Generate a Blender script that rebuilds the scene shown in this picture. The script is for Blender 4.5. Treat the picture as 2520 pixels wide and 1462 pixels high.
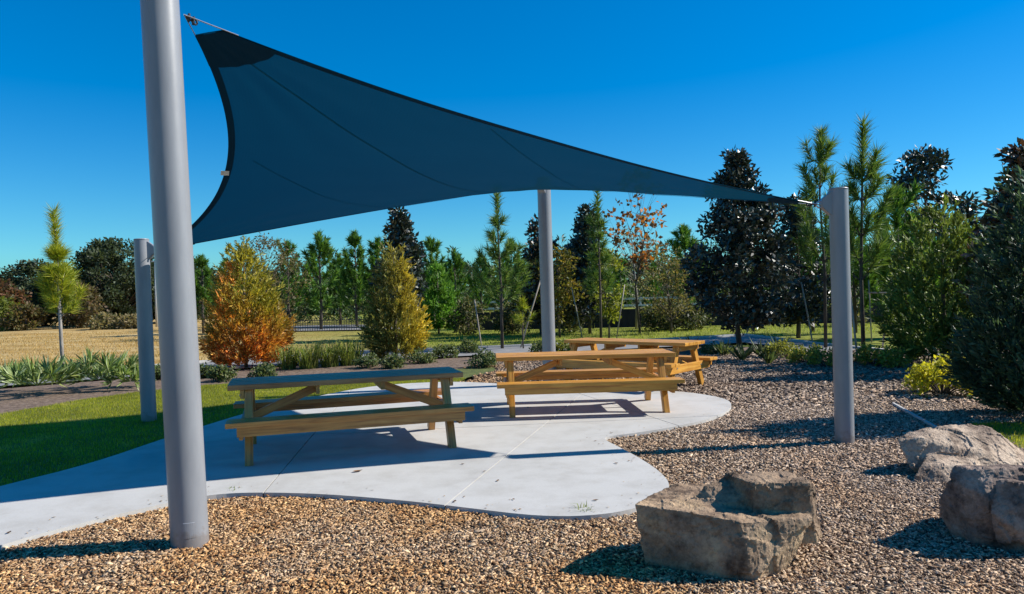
import bpy, bmesh, math, random
import numpy as np
from mathutils import Vector, Matrix, noise
from mathutils.geometry import tessellate_polygon

for o in list(bpy.data.objects):
    bpy.data.objects.remove(o)
SC = bpy.context.scene
COL = SC.collection
R = math.radians

# ------------------------------------------------------------------ camera, world, sun, exposure
W, H, F, EYE = 2520.0, 1462.0, 1820.0, 1.62       # photo grid used for surveying, focal length in its pixels, eye height
PITCH, ROLL = 0.0038, -0.025
CAM = Matrix.Translation((0, 0, EYE)) @ Matrix.Rotation(math.pi / 2 - PITCH, 4, 'X') @ Matrix.Rotation(ROLL, 4, 'Z')
cd = bpy.data.cameras.new('camera')
cd.sensor_width = 36.0
cd.lens = 36.0 * F / W
cd.clip_start, cd.clip_end = 0.05, 3000
cam = bpy.data.objects.new('camera', cd)
COL.objects.link(cam)
cam.matrix_world = CAM
SC.camera = cam

SUN_EL = R(37.0)
SUN_AZ = Vector((0.985, 0.135, 0)).normalized()    # horizontal direction towards the sun
SUN_DIR = Vector((SUN_AZ.x * math.cos(SUN_EL), SUN_AZ.y * math.cos(SUN_EL), math.sin(SUN_EL)))

world = bpy.data.worlds.new('World')
SC.world = world
world.use_nodes = True
wt = world.node_tree
for n in list(wt.nodes):
    wt.nodes.remove(n)
wo = wt.nodes.new('ShaderNodeOutputWorld')
bg = wt.nodes.new('ShaderNodeBackground')
sky = wt.nodes.new('ShaderNodeTexSky')
sky.sky_type = 'NISHITA'
sky.sun_disc = False
sky.sun_elevation = SUN_EL
sky.sun_rotation = math.atan2(SUN_AZ.x, SUN_AZ.y)
sky.altitude = 0
sky.air_density = 1.0
sky.dust_density = 0.25
sky.ozone_density = 3.0
hs = wt.nodes.new('ShaderNodeHueSaturation')
hs.inputs['Saturation'].default_value = 1.58
hs.inputs['Value'].default_value = 1.0
wt.links.new(sky.outputs[0], hs.inputs['Color'])
tint = wt.nodes.new('ShaderNodeMix')
tint.data_type = 'RGBA'
tint.blend_type = 'MULTIPLY'
tint.inputs['Factor'].default_value = 1.0
tint.inputs[7].default_value = (0.40, 0.93, 1.16, 1)
gm = wt.nodes.new('ShaderNodeGamma')
gm.inputs['Gamma'].default_value = 0.85
wt.links.new(hs.outputs[0], gm.inputs['Color'])
wt.links.new(gm.outputs[0], tint.inputs[6])
wt.links.new(tint.outputs[2], bg.inputs['Color'])
bg.inputs['Strength'].default_value = 0.110
wt.links.new(bg.outputs[0], wo.inputs['Surface'])

sl = bpy.data.lights.new('sun', 'SUN')
sl.energy = 5.0
sl.angle = R(0.5)
sl.color = (1.0, 0.955, 0.88)
sun = bpy.data.objects.new('sun', sl)
COL.objects.link(sun)
sun.location = (20, 2, 20)
sun.rotation_euler = SUN_DIR.to_track_quat('Z', 'Y').to_euler()

SC.view_settings.view_transform = 'Standard'
SC.view_settings.look = 'None'
SC.view_settings.exposure = 0.5
SC.view_settings.gamma = 1.0
SC.view_settings.use_curve_mapping = False
SC.render.engine = 'CYCLES'
SC.cycles.max_bounces = 8
SC.cycles.transparent_max_bounces = 12
SC.cycles.caustics_reflective = False
SC.cycles.caustics_refractive = False

# ------------------------------------------------------------------ surveying helpers
CR = CAM.to_3x3()


def ray(px, py):
    return CR @ Vector(((px - W / 2) / F, (H / 2 - py) / F, -1.0))


def G(px, py, z=0.0):
    r = ray(px, py)
    t = (z - EYE) / r.z
    return Vector((r.x * t, r.y * t, z))


def at(px, py, y):
    r = ray(px, py)
    t = y / r.y
    return Vector((r.x * t, y, EYE + r.z * t))


def proj(p):
    v = CAM.inverted() @ Vector(p)
    return (W / 2 + F * v.x / -v.z, H / 2 - F * v.y / -v.z)


# ------------------------------------------------------------------ object helpers
def tag(o, label=None, cat=None, group=None, kind=None):
    if label:
        o['label'] = label
    if cat:
        o['category'] = cat
    if group:
        o['group'] = group
    if kind:
        o['kind'] = kind
    return o


def thing(name, label, cat, loc=(0, 0, 0), rz=0.0, group=None):
    o = bpy.data.objects.new(name, None)
    o.empty_display_size = 0.1
    COL.objects.link(o)
    o.location = loc
    o.rotation_euler = (0, 0, rz)
    return tag(o, label, cat, group)


def link(name, me, m=None, parent=None, loc=None, rot=None):
    o = bpy.data.objects.new(name, me)
    COL.objects.link(o)
    if m is not None and len(me.materials) == 0:
        me.materials.append(m)
    elif m is not None and me.materials[0] != m:
        o.material_slots[0].link = 'OBJECT'
        o.material_slots[0].material = m
    if parent is not None:
        o.parent = parent
    if loc is not None:
        o.location = loc
    if rot is not None:
        o.rotation_euler = rot
    return o


def copy_tree(o, parent=None):
    c = o.copy()
    COL.objects.link(c)
    c.parent = parent
    for ch in list(o.children):
        copy_tree(ch, c)
    return c


def np_mesh(name, verts, faces, cols=None, smooth=False):
    verts = np.asarray(verts, dtype=np.float32).reshape(-1, 3)
    faces = np.asarray(faces, dtype=np.int32)
    m, k = faces.shape
    me = bpy.data.meshes.new(name)
    me.vertices.add(len(verts))
    me.vertices.foreach_set('co', verts.ravel())
    me.loops.add(m * k)
    me.loops.foreach_set('vertex_index', faces.ravel())
    me.polygons.add(m)
    me.polygons.foreach_set('loop_start', np.arange(m, dtype=np.int32) * k)
    if smooth:
        me.polygons.foreach_set('use_smooth', np.ones(m, dtype=bool))
    me.update(calc_edges=True)
    if cols is not None:
        cols = np.asarray(cols, dtype=np.float32)
        rgba = np.ones((len(verts), 4), dtype=np.float32)
        rgba[:, :3] = cols
        ca = me.color_attributes.new('Col', 'FLOAT_COLOR', 'POINT')
        ca.data.foreach_set('color', rgba.ravel())
    return me


class Geo:
    def __init__(self):
        self.v, self.f = [], []

    def tube(self, pts, radii, n=7, cap=True):
        pts = [Vector(p) for p in pts]
        b = len(self.v)
        for i, p in enumerate(pts):
            d = (pts[min(i + 1, len(pts) - 1)] - pts[max(i - 1, 0)]).normalized()
            a = d.cross(Vector((0.31, 0.83, 0.12) if abs(d.z) > .7 else (0, 0, 1))).normalized()
            c = d.cross(a)
            for k in range(n):
                t = 2 * math.pi * k / n
                self.v.append(p + (a * math.cos(t) + c * math.sin(t)) * radii[i])
        for i in range(len(pts) - 1):
            for k in range(n):
                k2 = (k + 1) % n
                self.f.append((b + i * n + k, b + i * n + k2, b + (i + 1) * n + k2, b + (i + 1) * n + k))
        if cap:
            self.f.append(tuple(b + k for k in reversed(range(n))))
            e = b + (len(pts) - 1) * n
            self.f.append(tuple(e + k for k in range(n)))

    def box(self, c, s, M=None):
        b = len(self.v)
        for x in (-.5, .5):
            for y in (-.5, .5):
                for z in (-.5, .5):
                    p = Vector((x * s[0], y * s[1], z * s[2]))
                    if M is not None:
                        p = M @ p
                    self.v.append(p + Vector(c))
        for q in ((0, 1, 3, 2), (4, 6, 7, 5), (0, 4, 5, 1), (2, 3, 7, 6), (0, 2, 6, 4), (1, 5, 7, 3)):
            self.f.append(tuple(b + i for i in q))

    def mesh(self, name, smooth=False):
        me = bpy.data.meshes.new(name)
        me.from_pydata([tuple(v) for v in self.v], [], self.f)
        if smooth:
            for p in me.polygons:
                p.use_smooth = len(p.vertices) == 4
        me.update()
        return me


def bevel_box(name, s, bev=0.004, warp=0.0, seed=0):
    bm = bmesh.new()
    bmesh.ops.create_cube(bm, size=1.0)
    for v in bm.verts:
        v.co = Vector((v.co.x * s[0], v.co.y * s[1], v.co.z * s[2]))
    bmesh.ops.bevel(bm, geom=bm.edges[:] , offset=bev, segments=2, profile=0.6, affect='EDGES')
    me = bpy.data.meshes.new(name)
    bm.to_mesh(me)
    bm.free()
    return me


# ------------------------------------------------------------------ materials
def nodes(name):
    m = bpy.data.materials.new(name)
    m.use_nodes = True
    t = m.node_tree
    return m, t, t.nodes['Principled BSDF']


def NN(t, kind, **kw):
    n = t.nodes.new(kind)
    for k, v in kw.items():
        if k in n.inputs:
            n.inputs[k].default_value = v
        else:
            setattr(n, k, v)
    return n


def coords(t, which='Object', stretch=(1, 1, 1)):
    tc = t.nodes.new('ShaderNodeTexCoord')
    mp = t.nodes.new('ShaderNodeMapping')
    mp.inputs['Scale'].default_value = stretch
    t.links.new(tc.outputs[which], mp.inputs['Vector'])
    return mp.outputs['Vector']


def ramp(t, fac, stops):
    r = t.nodes.new('ShaderNodeValToRGB')
    el = r.color_ramp.elements
    while len(el) > len(stops):
        el.remove(el[-1])
    while len(el) < len(stops):
        el.new(0.5)
    for e, (p, c) in zip(el, stops):
        e.position = p
        e.color = (c[0], c[1], c[2], 1)
    t.links.new(fac, r.inputs['Fac'])
    return r.outputs['Color']


def mixc(t, a, b, fac, mode='MIX'):
    n = t.nodes.new('ShaderNodeMix')
    n.data_type = 'RGBA'
    n.blend_type = mode
    for sock, v in ((n.inputs['Factor'], fac), (n.inputs[6], a), (n.inputs[7], b)):
        if hasattr(v, 'is_linked') or hasattr(v, 'links'):
            t.links.new(v, sock)
        elif isinstance(v, (int, float)):
            sock.default_value = v
        else:
            sock.default_value = (v[0], v[1], v[2], 1)
    return n.outputs[2]


def noise_mat(name, stops, scale=4.0, detail=8, stretch=(1, 1, 1), rough=0.7, bump=0.0, bscale=None, which='Object', metallic=0.0,
              spec=0.5, rand=0.0):
    m, t, p = nodes(name)
    v = coords(t, which, stretch)
    if rand:
        oi = t.nodes.new('ShaderNodeObjectInfo')
        ad = t.nodes.new('ShaderNodeVectorMath')
        ad.operation = 'ADD'
        cb = t.nodes.new('ShaderNodeCombineXYZ')
        ml = t.nodes.new('ShaderNodeMath')
        ml.operation = 'MULTIPLY'
        ml.inputs[1].default_value = 37.0
        t.links.new(oi.outputs['Random'], ml.inputs[0])
        for i in range(3):
            t.links.new(ml.outputs[0], cb.inputs[i])
        t.links.new(v, ad.inputs[0])
        t.links.new(cb.outputs[0], ad.inputs[1])
        v = ad.outputs[0]
    n = NN(t, 'ShaderNodeTexNoise', Scale=scale, Detail=detail, Roughness=0.62)
    t.links.new(v, n.inputs['Vector'])
    c = ramp(t, n.outputs['Fac'], stops)
    if rand:
        hv = t.nodes.new('ShaderNodeHueSaturation')
        mr = t.nodes.new('ShaderNodeMapRange')
        mr.inputs['To Min'].default_value = 1 - rand
        mr.inputs['To Max'].default_value = 1 + rand
        t.links.new(oi.outputs['Random'], mr.inputs['Value'])
        t.links.new(mr.outputs[0], hv.inputs['Value'])
        t.links.new(c, hv.inputs['Color'])
        c = hv.outputs[0]
    t.links.new(c, p.inputs['Base Color'])
    p.inputs['Roughness'].default_value = rough
    p.inputs['Metallic'].default_value = metallic
    p.inputs['Specular IOR Level'].default_value = spec
    if bump:
        n2 = NN(t, 'ShaderNodeTexNoise', Scale=bscale or scale * 3, Detail=6, Roughness=0.65)
        t.links.new(v, n2.inputs['Vector'])
        b = t.nodes.new('ShaderNodeBump')
        b.inputs['Strength'].default_value = bump
        b.inputs['Distance'].default_value = 0.02
        t.links.new(n2.outputs['Fac'], b.inputs['Height'])
        t.links.new(b.outputs[0], p.inputs['Normal'])
    return m


def leaf_mat(name, transl=0.35, rough=0.55, spec=0.3, boost=1.6):
    m, t, p = nodes(name)
    a = t.nodes.new('ShaderNodeAttribute')
    a.attribute_name = 'Col'
    t.links.new(a.outputs['Color'], p.inputs['Base Color'])
    p.inputs['Roughness'].default_value = rough
    p.inputs['Specular IOR Level'].default_value = spec
    tr = t.nodes.new('ShaderNodeBsdfTranslucent')
    c = mixc(t, a.outputs['Color'], (boost, boost, boost * .55), 1.0, 'MULTIPLY')
    t.links.new(c, tr.inputs['Color'])
    mx = t.nodes.new('ShaderNodeMixShader')
    mx.inputs[0].default_value = transl
    t.links.new(p.outputs[0], mx.inputs[1])
    t.links.new(tr.outputs[0], mx.inputs[2])
    t.links.new(mx.outputs[0], t.nodes['Material Output'].inputs['Surface'])
    return m


def attr_mat(name, rough=0.8, spec=0.3):
    m, t, p = nodes(name)
    a = t.nodes.new('ShaderNodeAttribute')
    a.attribute_name = 'Col'
    t.links.new(a.outputs['Color'], p.inputs['Base Color'])
    p.inputs['Roughness'].default_value = rough
    p.inputs['Specular IOR Level'].default_value = spec
    return m


M_leaf = leaf_mat('leaf')
M_needle = leaf_mat('needle', 0.25, 0.5, 0.35)
M_gloss = leaf_mat('glossy_leaf', 0.06, 0.42, 0.9)
M_grass = leaf_mat('grass_blade', 0.4, 0.6, 0.2)
M_chip = attr_mat('wood_chip', 0.85, 0.2)
M_bark = noise_mat('bark', [(0.3, (.035, .028, .022)), (.7, (.14, .11, .085))], 9, 8, (1, 1, .25), .9, .6)
M_bark_pale = noise_mat('pale_bark', [(0.3, (.16, .14, .12)), (.7, (.42, .38, .33))], 9, 8, (1, 1, .3), .85, .5)
M_stake = noise_mat('stake_wood', [(0.3, (.26, .21, .165)), (.7, (.50, .43, .35))], 7, 8, (1, 1, .1), .8, .4, rand=.2)


def concrete_mat():
    m, t, p = nodes('concrete')
    v = coords(t, 'Object')
    n1 = NN(t, 'ShaderNodeTexNoise', Scale=0.8, Detail=9, Roughness=0.65)
    n2 = NN(t, 'ShaderNodeTexNoise', Scale=60.0, Detail=4, Roughness=0.7)
    n3 = NN(t, 'ShaderNodeTexNoise', Scale=3.2, Detail=7, Roughness=0.6)
    for n in (n1, n2, n3):
        t.links.new(v, n.inputs['Vector'])
    c = ramp(t, n1.outputs['Fac'], [(.28, (.45, .435, .405)), (.5, (.51, .495, .465)), (.75, (.55, .535, .505))])
    c2 = ramp(t, n3.outputs['Fac'], [(.3, (.88, .865, .845)), (.56, (1, 1, 1))])
    c = mixc(t, c, c2, .8, 'MULTIPLY')
    c3 = ramp(t, n2.outputs['Fac'], [(.3, (.88, .88, .88)), (.6, (1, 1, 1))])
    c = mixc(t, c, c3, .7, 'MULTIPLY')
    t.links.new(c, p.inputs['Base Color'])
    p.inputs['Roughness'].default_value = .8
    p.inputs['Specular IOR Level'].default_value = .3
    b = t.nodes.new('ShaderNodeBump')
    b.inputs['Strength'].default_value = .12
    b.inputs['Distance'].default_value = .01
    t.links.new(n2.outputs['Fac'], b.inputs['Height'])
    t.links.new(b.outputs[0], p.inputs['Normal'])
    return m


M_conc = concrete_mat()
M_path = noise_mat('path_concrete', [(.3, (.17, .165, .16)), (.7, (.27, .26, .25))], 2.5, 8, rough=.85, bump=.2, bscale=40)
M_kerb = noise_mat('kerb_concrete', [(.3, (.42, .41, .39)), (.7, (.56, .55, .53))], 6, 8, rough=.8, bump=.2, bscale=40)
M_soil = noise_mat('bark_soil', [(.3, (.055, .035, .022)), (.5, (.16, .105, .07)), (.72, (.30, .22, .16))], 14, 10, rough=.95, bump=.8, bscale=40)
M_mulch = noise_mat('mulch_base', [(.3, (.03, .018, .011)), (.5, (.10, .065, .04)), (.72, (.26, .19, .13))], 26, 10, rough=.95, bump=1.0, bscale=60)
M_turf = noise_mat('turf', [(.3, (.04, .05, .01)), (.55, (.10, .12, .02)), (.75, (.17, .17, .03))], 9, 10, rough=.95, bump=.6, bscale=60)


def field_mat():
    m, t, p = nodes('field')
    v = coords(t, 'Object')
    n1 = NN(t, 'ShaderNodeTexNoise', Scale=0.35, Detail=10, Roughness=0.62)
    n2 = NN(t, 'ShaderNodeTexNoise', Scale=5.0, Detail=8, Roughness=0.7)
    st = coords(t, 'Object', (.25, 1.2, 1))
    n3 = NN(t, 'ShaderNodeTexNoise', Scale=0.7, Detail=8, Roughness=0.6)
    t.links.new(v, n1.inputs['Vector'])
    t.links.new(v, n2.inputs['Vector'])
    t.links.new(st, n3.inputs['Vector'])
    dry = ramp(t, n3.outputs['Fac'], [(.3, (.30, .185, .06)), (.5, (.46, .31, .12)), (.7, (.60, .46, .24))])
    green = ramp(t, n2.outputs['Fac'], [(.3, (.11, .13, .022)), (.55, (.24, .26, .045)), (.75, (.34, .33, .08))])
    sx = t.nodes.new('ShaderNodeSeparateXYZ')
    t.links.new(v, sx.inputs[0])
    # dry grass left of a line running away from the picnic place, greener to the right
    a = t.nodes.new('ShaderNodeMath')
    a.operation = 'MULTIPLY_ADD'
    t.links.new(sx.outputs['Y'], a.inputs[0])
    a.inputs[1].default_value = 0.30
    t.links.new(sx.outputs['X'], a.inputs[2])
    b = t.nodes.new('ShaderNodeMath')
    b.operation = 'MULTIPLY_ADD'
    t.links.new(n1.outputs['Fac'], b.inputs[0])
    b.inputs[1].default_value = 7.0
    t.links.new(a.outputs[0], b.inputs[2])
    mr = t.nodes.new('ShaderNodeMapRange')
    mr.inputs['From Min'].default_value = 0.5
    mr.inputs['From Max'].default_value = 9.0
    t.links.new(b.outputs[0], mr.inputs['Value'])
    c = mixc(t, dry, green, mr.outputs[0])
    c2 = ramp(t, n2.outputs['Fac'], [(.3, (.7, .7, .7)), (.6, (1, 1, 1))])
    c = mixc(t, c, c2, .8, 'MULTIPLY')
    t.links.new(c, p.inputs['Base Color'])
    p.inputs['Roughness'].default_value = .95
    p.inputs['Specular IOR Level'].default_value = .1
    bm_ = t.nodes.new('ShaderNodeBump')
    bm_.inputs['Strength'].default_value = .9
    bm_.inputs['Distance'].default_value = .06
    t.links.new(n2.outputs['Fac'], bm_.inputs['Height'])
    t.links.new(bm_.outputs[0], p.inputs['Normal'])
    return m


M_field = field_mat()


def wood_mat(name, stops):
    m, t, p = nodes(name)
    oi = t.nodes.new('ShaderNodeObjectInfo')
    tc = t.nodes.new('ShaderNodeTexCoord')
    ml = t.nodes.new('ShaderNodeMath')
    ml.operation = 'MULTIPLY'
    ml.inputs[1].default_value = 51.0
    t.links.new(oi.outputs['Random'], ml.inputs[0])
    cb = t.nodes.new('ShaderNodeCombineXYZ')
    for i in range(3):
        t.links.new(ml.outputs[0], cb.inputs[i])
    ad = t.nodes.new('ShaderNodeVectorMath')
    ad.operation = 'ADD'
    t.links.new(tc.outputs['Object'], ad.inputs[0])
    t.links.new(cb.outputs[0], ad.inputs[1])
    mp = t.nodes.new('ShaderNodeMapping')
    mp.inputs['Scale'].default_value = (1.1, 22, 22)
    t.links.new(ad.outputs[0], mp.inputs['Vector'])
    n1 = NN(t, 'ShaderNodeTexNoise', Scale=1.6, Detail=9, Roughness=0.6, Distortion=0.6)
    t.links.new(mp.outputs[0], n1.inputs['Vector'])
    n2 = NN(t, 'ShaderNodeTexNoise', Scale=3.0, Detail=5, Roughness=0.55)
    t.links.new(ad.outputs[0], n2.inputs['Vector'])
    c = ramp(t, n1.outputs['Fac'], stops)
    c2 = ramp(t, n2.outputs['Fac'], [(.3, (.72, .66, .55)), (.6, (1, 1, 1))])
    c = mixc(t, c, c2, .75, 'MULTIPLY')
    hv = t.nodes.new('ShaderNodeHueSaturation')
    mr = t.nodes.new('ShaderNodeMapRange')
    mr.inputs['To Min'].default_value = .86
    mr.inputs['To Max'].default_value = 1.12
    t.links.new(oi.outputs['Random'], mr.inputs['Value'])
    t.links.new(mr.outputs[0], hv.inputs['Value'])
    t.links.new(c, hv.inputs['Color'])
    t.links.new(hv.outputs[0], p.inputs['Base Color'])
    p.inputs['Roughness'].default_value = .42
    p.inputs['Specular IOR Level'].default_value = .6
    b = t.nodes.new('ShaderNodeBump')
    b.inputs['Strength'].default_value = .35
    b.inputs['Distance'].default_value = .004
    t.links.new(n1.outputs['Fac'], b.inputs['Height'])
    t.links.new(b.outputs[0], p.inputs['Normal'])
    return m


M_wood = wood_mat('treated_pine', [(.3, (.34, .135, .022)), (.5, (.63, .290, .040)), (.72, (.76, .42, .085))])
M_wood_shade = wood_mat('shaded_pine', [(.3, (.27, .105, .026)), (.5, (.52, .228, .052)), (.72, (.64, .345, .10))])  # darker copy of the table pine, the sail's shade put into its colour
M_wood_shade_top = wood_mat('shaded_pine_top', [(.3, (.22, .095, .035)), (.5, (.42, .20, .075)), (.72, (.54, .31, .14))])  # same pine for the tabletop, greyed and darkened as it looks in shade
def post_mat():
    m, t, p = nodes('grey_powder_coat')
    v = coords(t, 'Object', (1, 1, .22))
    n = NN(t, 'ShaderNodeTexNoise', Scale=6.0, Detail=9, Roughness=0.65)
    t.links.new(v, n.inputs['Vector'])
    c = ramp(t, n.outputs['Fac'], [(.3, (.205, .21, .225)), (.55, (.25, .255, .27)), (.8, (.285, .29, .305))])
    v2 = coords(t, 'Object')
    n2 = NN(t, 'ShaderNodeTexNoise', Scale=14.0, Detail=8, Roughness=0.7)
    t.links.new(v2, n2.inputs['Vector'])
    sx = t.nodes.new('ShaderNodeSeparateXYZ')
    t.links.new(v2, sx.inputs[0])
    # soil splashed round the foot, fading out a hand's breadth above the mulch
    a = t.nodes.new('ShaderNodeMath')
    a.operation = 'MULTIPLY_ADD'
    t.links.new(n2.outputs['Fac'], a.inputs[0])
    a.inputs[1].default_value = -.45
    t.links.new(sx.outputs['Z'], a.inputs[2])
    mr = t.nodes.new('ShaderNodeMapRange')
    mr.inputs['From Min'].default_value = -.17
    mr.inputs['From Max'].default_value = -.10
    mr.inputs['To Min'].default_value = .5
    mr.inputs['To Max'].default_value = 0
    t.links.new(a.outputs[0], mr.inputs['Value'])
    c = mixc(t, c, (.17, .13, .10), mr.outputs[0])
    t.links.new(c, p.inputs['Base Color'])
    p.inputs['Roughness'].default_value = .38
    p.inputs['Specular IOR Level'].default_value = .6
    b = t.nodes.new('ShaderNodeBump')
    b.inputs['Strength'].default_value = .05
    b.inputs['Distance'].default_value = .01
    t.links.new(n2.outputs['Fac'], b.inputs['Height'])
    t.links.new(b.outputs[0], p.inputs['Normal'])
    return m


M_post = post_mat()
M_steel = noise_mat('galvanised_steel', [(.3, (.45, .46, .48)), (.7, (.62, .63, .65))], 30, 5, rough=.35, metallic=.9)
M_darksteel = noise_mat('dark_steel', [(.3, (.03, .03, .033)), (.7, (.07, .07, .075))], 30, 5, rough=.4, metallic=.6)


def sail_mat(name, trans, tl, base):
    m, t, p = nodes(name)
    v = coords(t, 'UV', (1, 1, 1))
    n = NN(t, 'ShaderNodeTexNoise', Scale=3.0, Detail=8, Roughness=0.6)
    t.links.new(v, n.inputs['Vector'])
    w = t.nodes.new('ShaderNodeTexWave')
    w.inputs['Scale'].default_value = 55
    w.inputs['Distortion'].default_value = 1.5
    t.links.new(v, w.inputs['Vector'])
    c = ramp(t, n.outputs['Fac'], [(.3, tuple(x * .85 for x in base)), (.7, tuple(x * 1.12 for x in base))])
    c2 = ramp(t, w.outputs['Fac'], [(.2, (.9, .9, .9)), (.8, (1, 1, 1))])
    c = mixc(t, c, c2, .6, 'MULTIPLY')
    t.links.new(c, p.inputs['Base Color'])
    p.inputs['Roughness'].default_value = .8
    p.inputs['Specular IOR Level'].default_value = .08
    tl_ = t.nodes.new('ShaderNodeBsdfTranslucent')
    tl_.inputs['Color'].default_value = (.001, .052, .098, 1)
    tp = t.nodes.new('ShaderNodeBsdfTransparent')
    tp.inputs['Color'].default_value = (.05, .42, 1.0, 1)
    m1 = t.nodes.new('ShaderNodeMixShader')
    m1.inputs[0].default_value = tl
    m2 = t.nodes.new('ShaderNodeMixShader')
    m2.inputs[0].default_value = trans
    t.links.new(p.outputs[0], m1.inputs[1])
    t.links.new(tl_.outputs[0], m1.inputs[2])
    t.links.new(m1.outputs[0], m2.inputs[1])
    t.links.new(tp.outputs[0], m2.inputs[2])
    t.links.new(m2.outputs[0], t.nodes['Material Output'].inputs['Surface'])
    return m


M_sail = sail_mat('shade_cloth', .03, .30, (.0006, .050, .090))
M_hem = sail_mat('shade_cloth_doubled', .0, .06, (.001, .034, .080))
M_seam = sail_mat('seam_thread', .02, .3, (.003, .105, .195))


def rock_mat(name, a, b, c_):
    m, t, p = nodes(name)
    v = coords(t, 'Object')
    n1 = NN(t, 'ShaderNodeTexNoise', Scale=3.0, Detail=10, Roughness=0.66)
    n2 = NN(t, 'ShaderNodeTexNoise', Scale=34.0, Detail=10, Roughness=0.78)
    n3 = NN(t, 'ShaderNodeTexVoronoi', Scale=7.0)
    n4 = NN(t, 'ShaderNodeTexNoise', Scale=5.0, Detail=8, Roughness=0.7)
    st = coords(t, 'Object', (1, 1, 3.5))
    for n in (n1, n2, n4):
        t.links.new(v, n.inputs['Vector'])
    t.links.new(st, n3.inputs['Vector'])
    c = ramp(t, n1.outputs['Fac'], [(.28, a), (.5, b), (.72, c_)])
    c2 = ramp(t, n2.outputs['Fac'], [(.28, (.35, .33, .32)), (.55, (1, 1, 1)), (.8, (1.25, 1.22, 1.2))])
    c = mixc(t, c, c2, .8, 'MULTIPLY')
    c3 = ramp(t, n4.outputs['Fac'], [(.36, (.14, .115, .12)), (.52, (1, 1, 1))])
    c = mixc(t, c, c3, .8, 'MULTIPLY')
    t.links.new(c, p.inputs['Base Color'])
    p.inputs['Roughness'].default_value = .88
    p.inputs['Specular IOR Level'].default_value = .25
    b_ = t.nodes.new('ShaderNodeBump')
    b_.inputs['Strength'].default_value = .7
    b_.inputs['Distance'].default_value = .02
    t.links.new(n2.outputs['Fac'], b_.inputs['Height'])
    t.links.new(b_.outputs[0], p.inputs['Normal'])
    return m


M_rock1 = rock_mat('sandstone', (.16, .11, .078), (.42, .29, .185), (.72, .51, .29))
M_rock2 = rock_mat('pale_sandstone', (.27, .19, .14), (.55, .415, .30), (.72, .57, .42))
M_rock3 = rock_mat('grey_sandstone', (.12, .08, .068), (.31, .225, .175), (.54, .41, .32))

# ------------------------------------------------------------------ ground sheets
MZ = -0.045          # mulch level; the concrete's top is 0


def pts2(pl, z):
    return [G(x, y, z) for x, y in pl]


def smooth_closed(pts, it=2):
    for _ in range(it):
        q = []
        for i in range(len(pts)):
            a, b = pts[i], pts[(i + 1) % len(pts)]
            q += [a * .75 + b * .25, a * .25 + b * .75]
        pts = q
    return pts


def in_poly(x, y, poly):
    ins = np.zeros(len(x), bool)
    n = len(poly)
    for i in range(n):
        x1, y1 = poly[i][0], poly[i][1]
        x2, y2 = poly[(i + 1) % n][0], poly[(i + 1) % n][1]
        if y1 == y2:
            continue
        c = ((y1 > y) != (y2 > y)) & (x < (x2 - x1) * (y - y1) / (y2 - y1) + x1)
        ins ^= c
    return ins


def flat_bm(poly, z):
    bm = bmesh.new()
    vs = [bm.verts.new((p[0], p[1], z)) for p in poly]
    for tri in tessellate_polygon([[Vector((p[0], p[1], 0)) for p in poly]]):
        f = bm.faces.new([vs[i] for i in tri])
        f.normal_update()
        if f.normal.z < 0:
            f.normal_flip()
    return bm


def poly_obj(name, poly, z, m):
    bm = flat_bm(poly, z)
    me = bpy.data.meshes.new(name)
    bm.to_mesh(me)
    bm.free()
    return link(name, me, m)


# terrain: one sheet to the horizon, nearly level, with slight unevenness past the path
gx = np.concatenate([[-1500, -700, -350, -180], np.linspace(-100, 100, 81), [180, 350, 700, 1500]])
gy = np.concatenate([[-400, -120, -40], np.linspace(-10, 110, 61), [150, 250, 500, 1000, 2000]])
GXX, GYY = np.meshgrid(gx, gy)
gz = np.full(GXX.shape, -0.11)
for i in range(GXX.shape[0]):
    for j in range(GXX.shape[1]):
        yy = GYY[i, j]
        k = min(1, max(0, (yy - 24) / 15.0))
        gz[i, j] += k * 0.12 * noise.noise(Vector((GXX[i, j] * .12, yy * .12, 3.3)))
nx, ny = len(gx), len(gy)
fi = np.arange(nx * ny).reshape(ny, nx)
gf = np.stack([fi[:-1, :-1], fi[:-1, 1:], fi[1:, 1:], fi[1:, :-1]], -1).reshape(-1, 4)
ground = link('ground', np_mesh('ground', np.stack([GXX, GYY, gz], -1).reshape(-1, 3), gf, smooth=True), M_field)
tag(ground, 'dry brown field turning green towards the wall', kind='structure')

# concrete pad
PAD = pts2([(-1500, 1800), (-420, 1485), (0, 1340), (200, 1287), (415, 1236), (520, 1217), (620, 1211), (800, 1215), (1000, 1232), (1130, 1247), (1250, 1262),
            (1340, 1270), (1440, 1270), (1540, 1258), (1620, 1232), (1654, 1196), (1625, 1160), (1575, 1127), (1520, 1098), (1484, 1080),
            (1500, 1073), (1560, 1066), (1650, 1052), (1740, 1033), (1790, 1013), (1803, 996), (1788, 981), (1725, 969), (1660, 962),
            (1500, 955), (1300, 948), (1180, 941), (1110, 939), (1000, 943), (900, 952), (780, 975), (640, 1006), (520, 1042), (400, 1080),
            (220, 1142), (0, 1196), (-420, 1305), (-1500, 1560)], 0)
PADP = [(p.x, p.y) for p in smooth_closed(PAD, 2)]
bmp = flat_bm(PADP, 0)


def split(bms, p, d, gap=0.006):
    n = Vector((d[1], -d[0], 0)).normalized()
    out = []
    for b in bms:
        for s in (1, -1):
            c = b.copy()
            bmesh.ops.bisect_plane(c, geom=c.verts[:] + c.edges[:] + c.faces[:], plane_co=Vector(p) + n * s * gap, plane_no=n * s,
                                   clear_inner=True, clear_outer=False)
            if c.faces:
                out.append(c)
    return out


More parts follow.
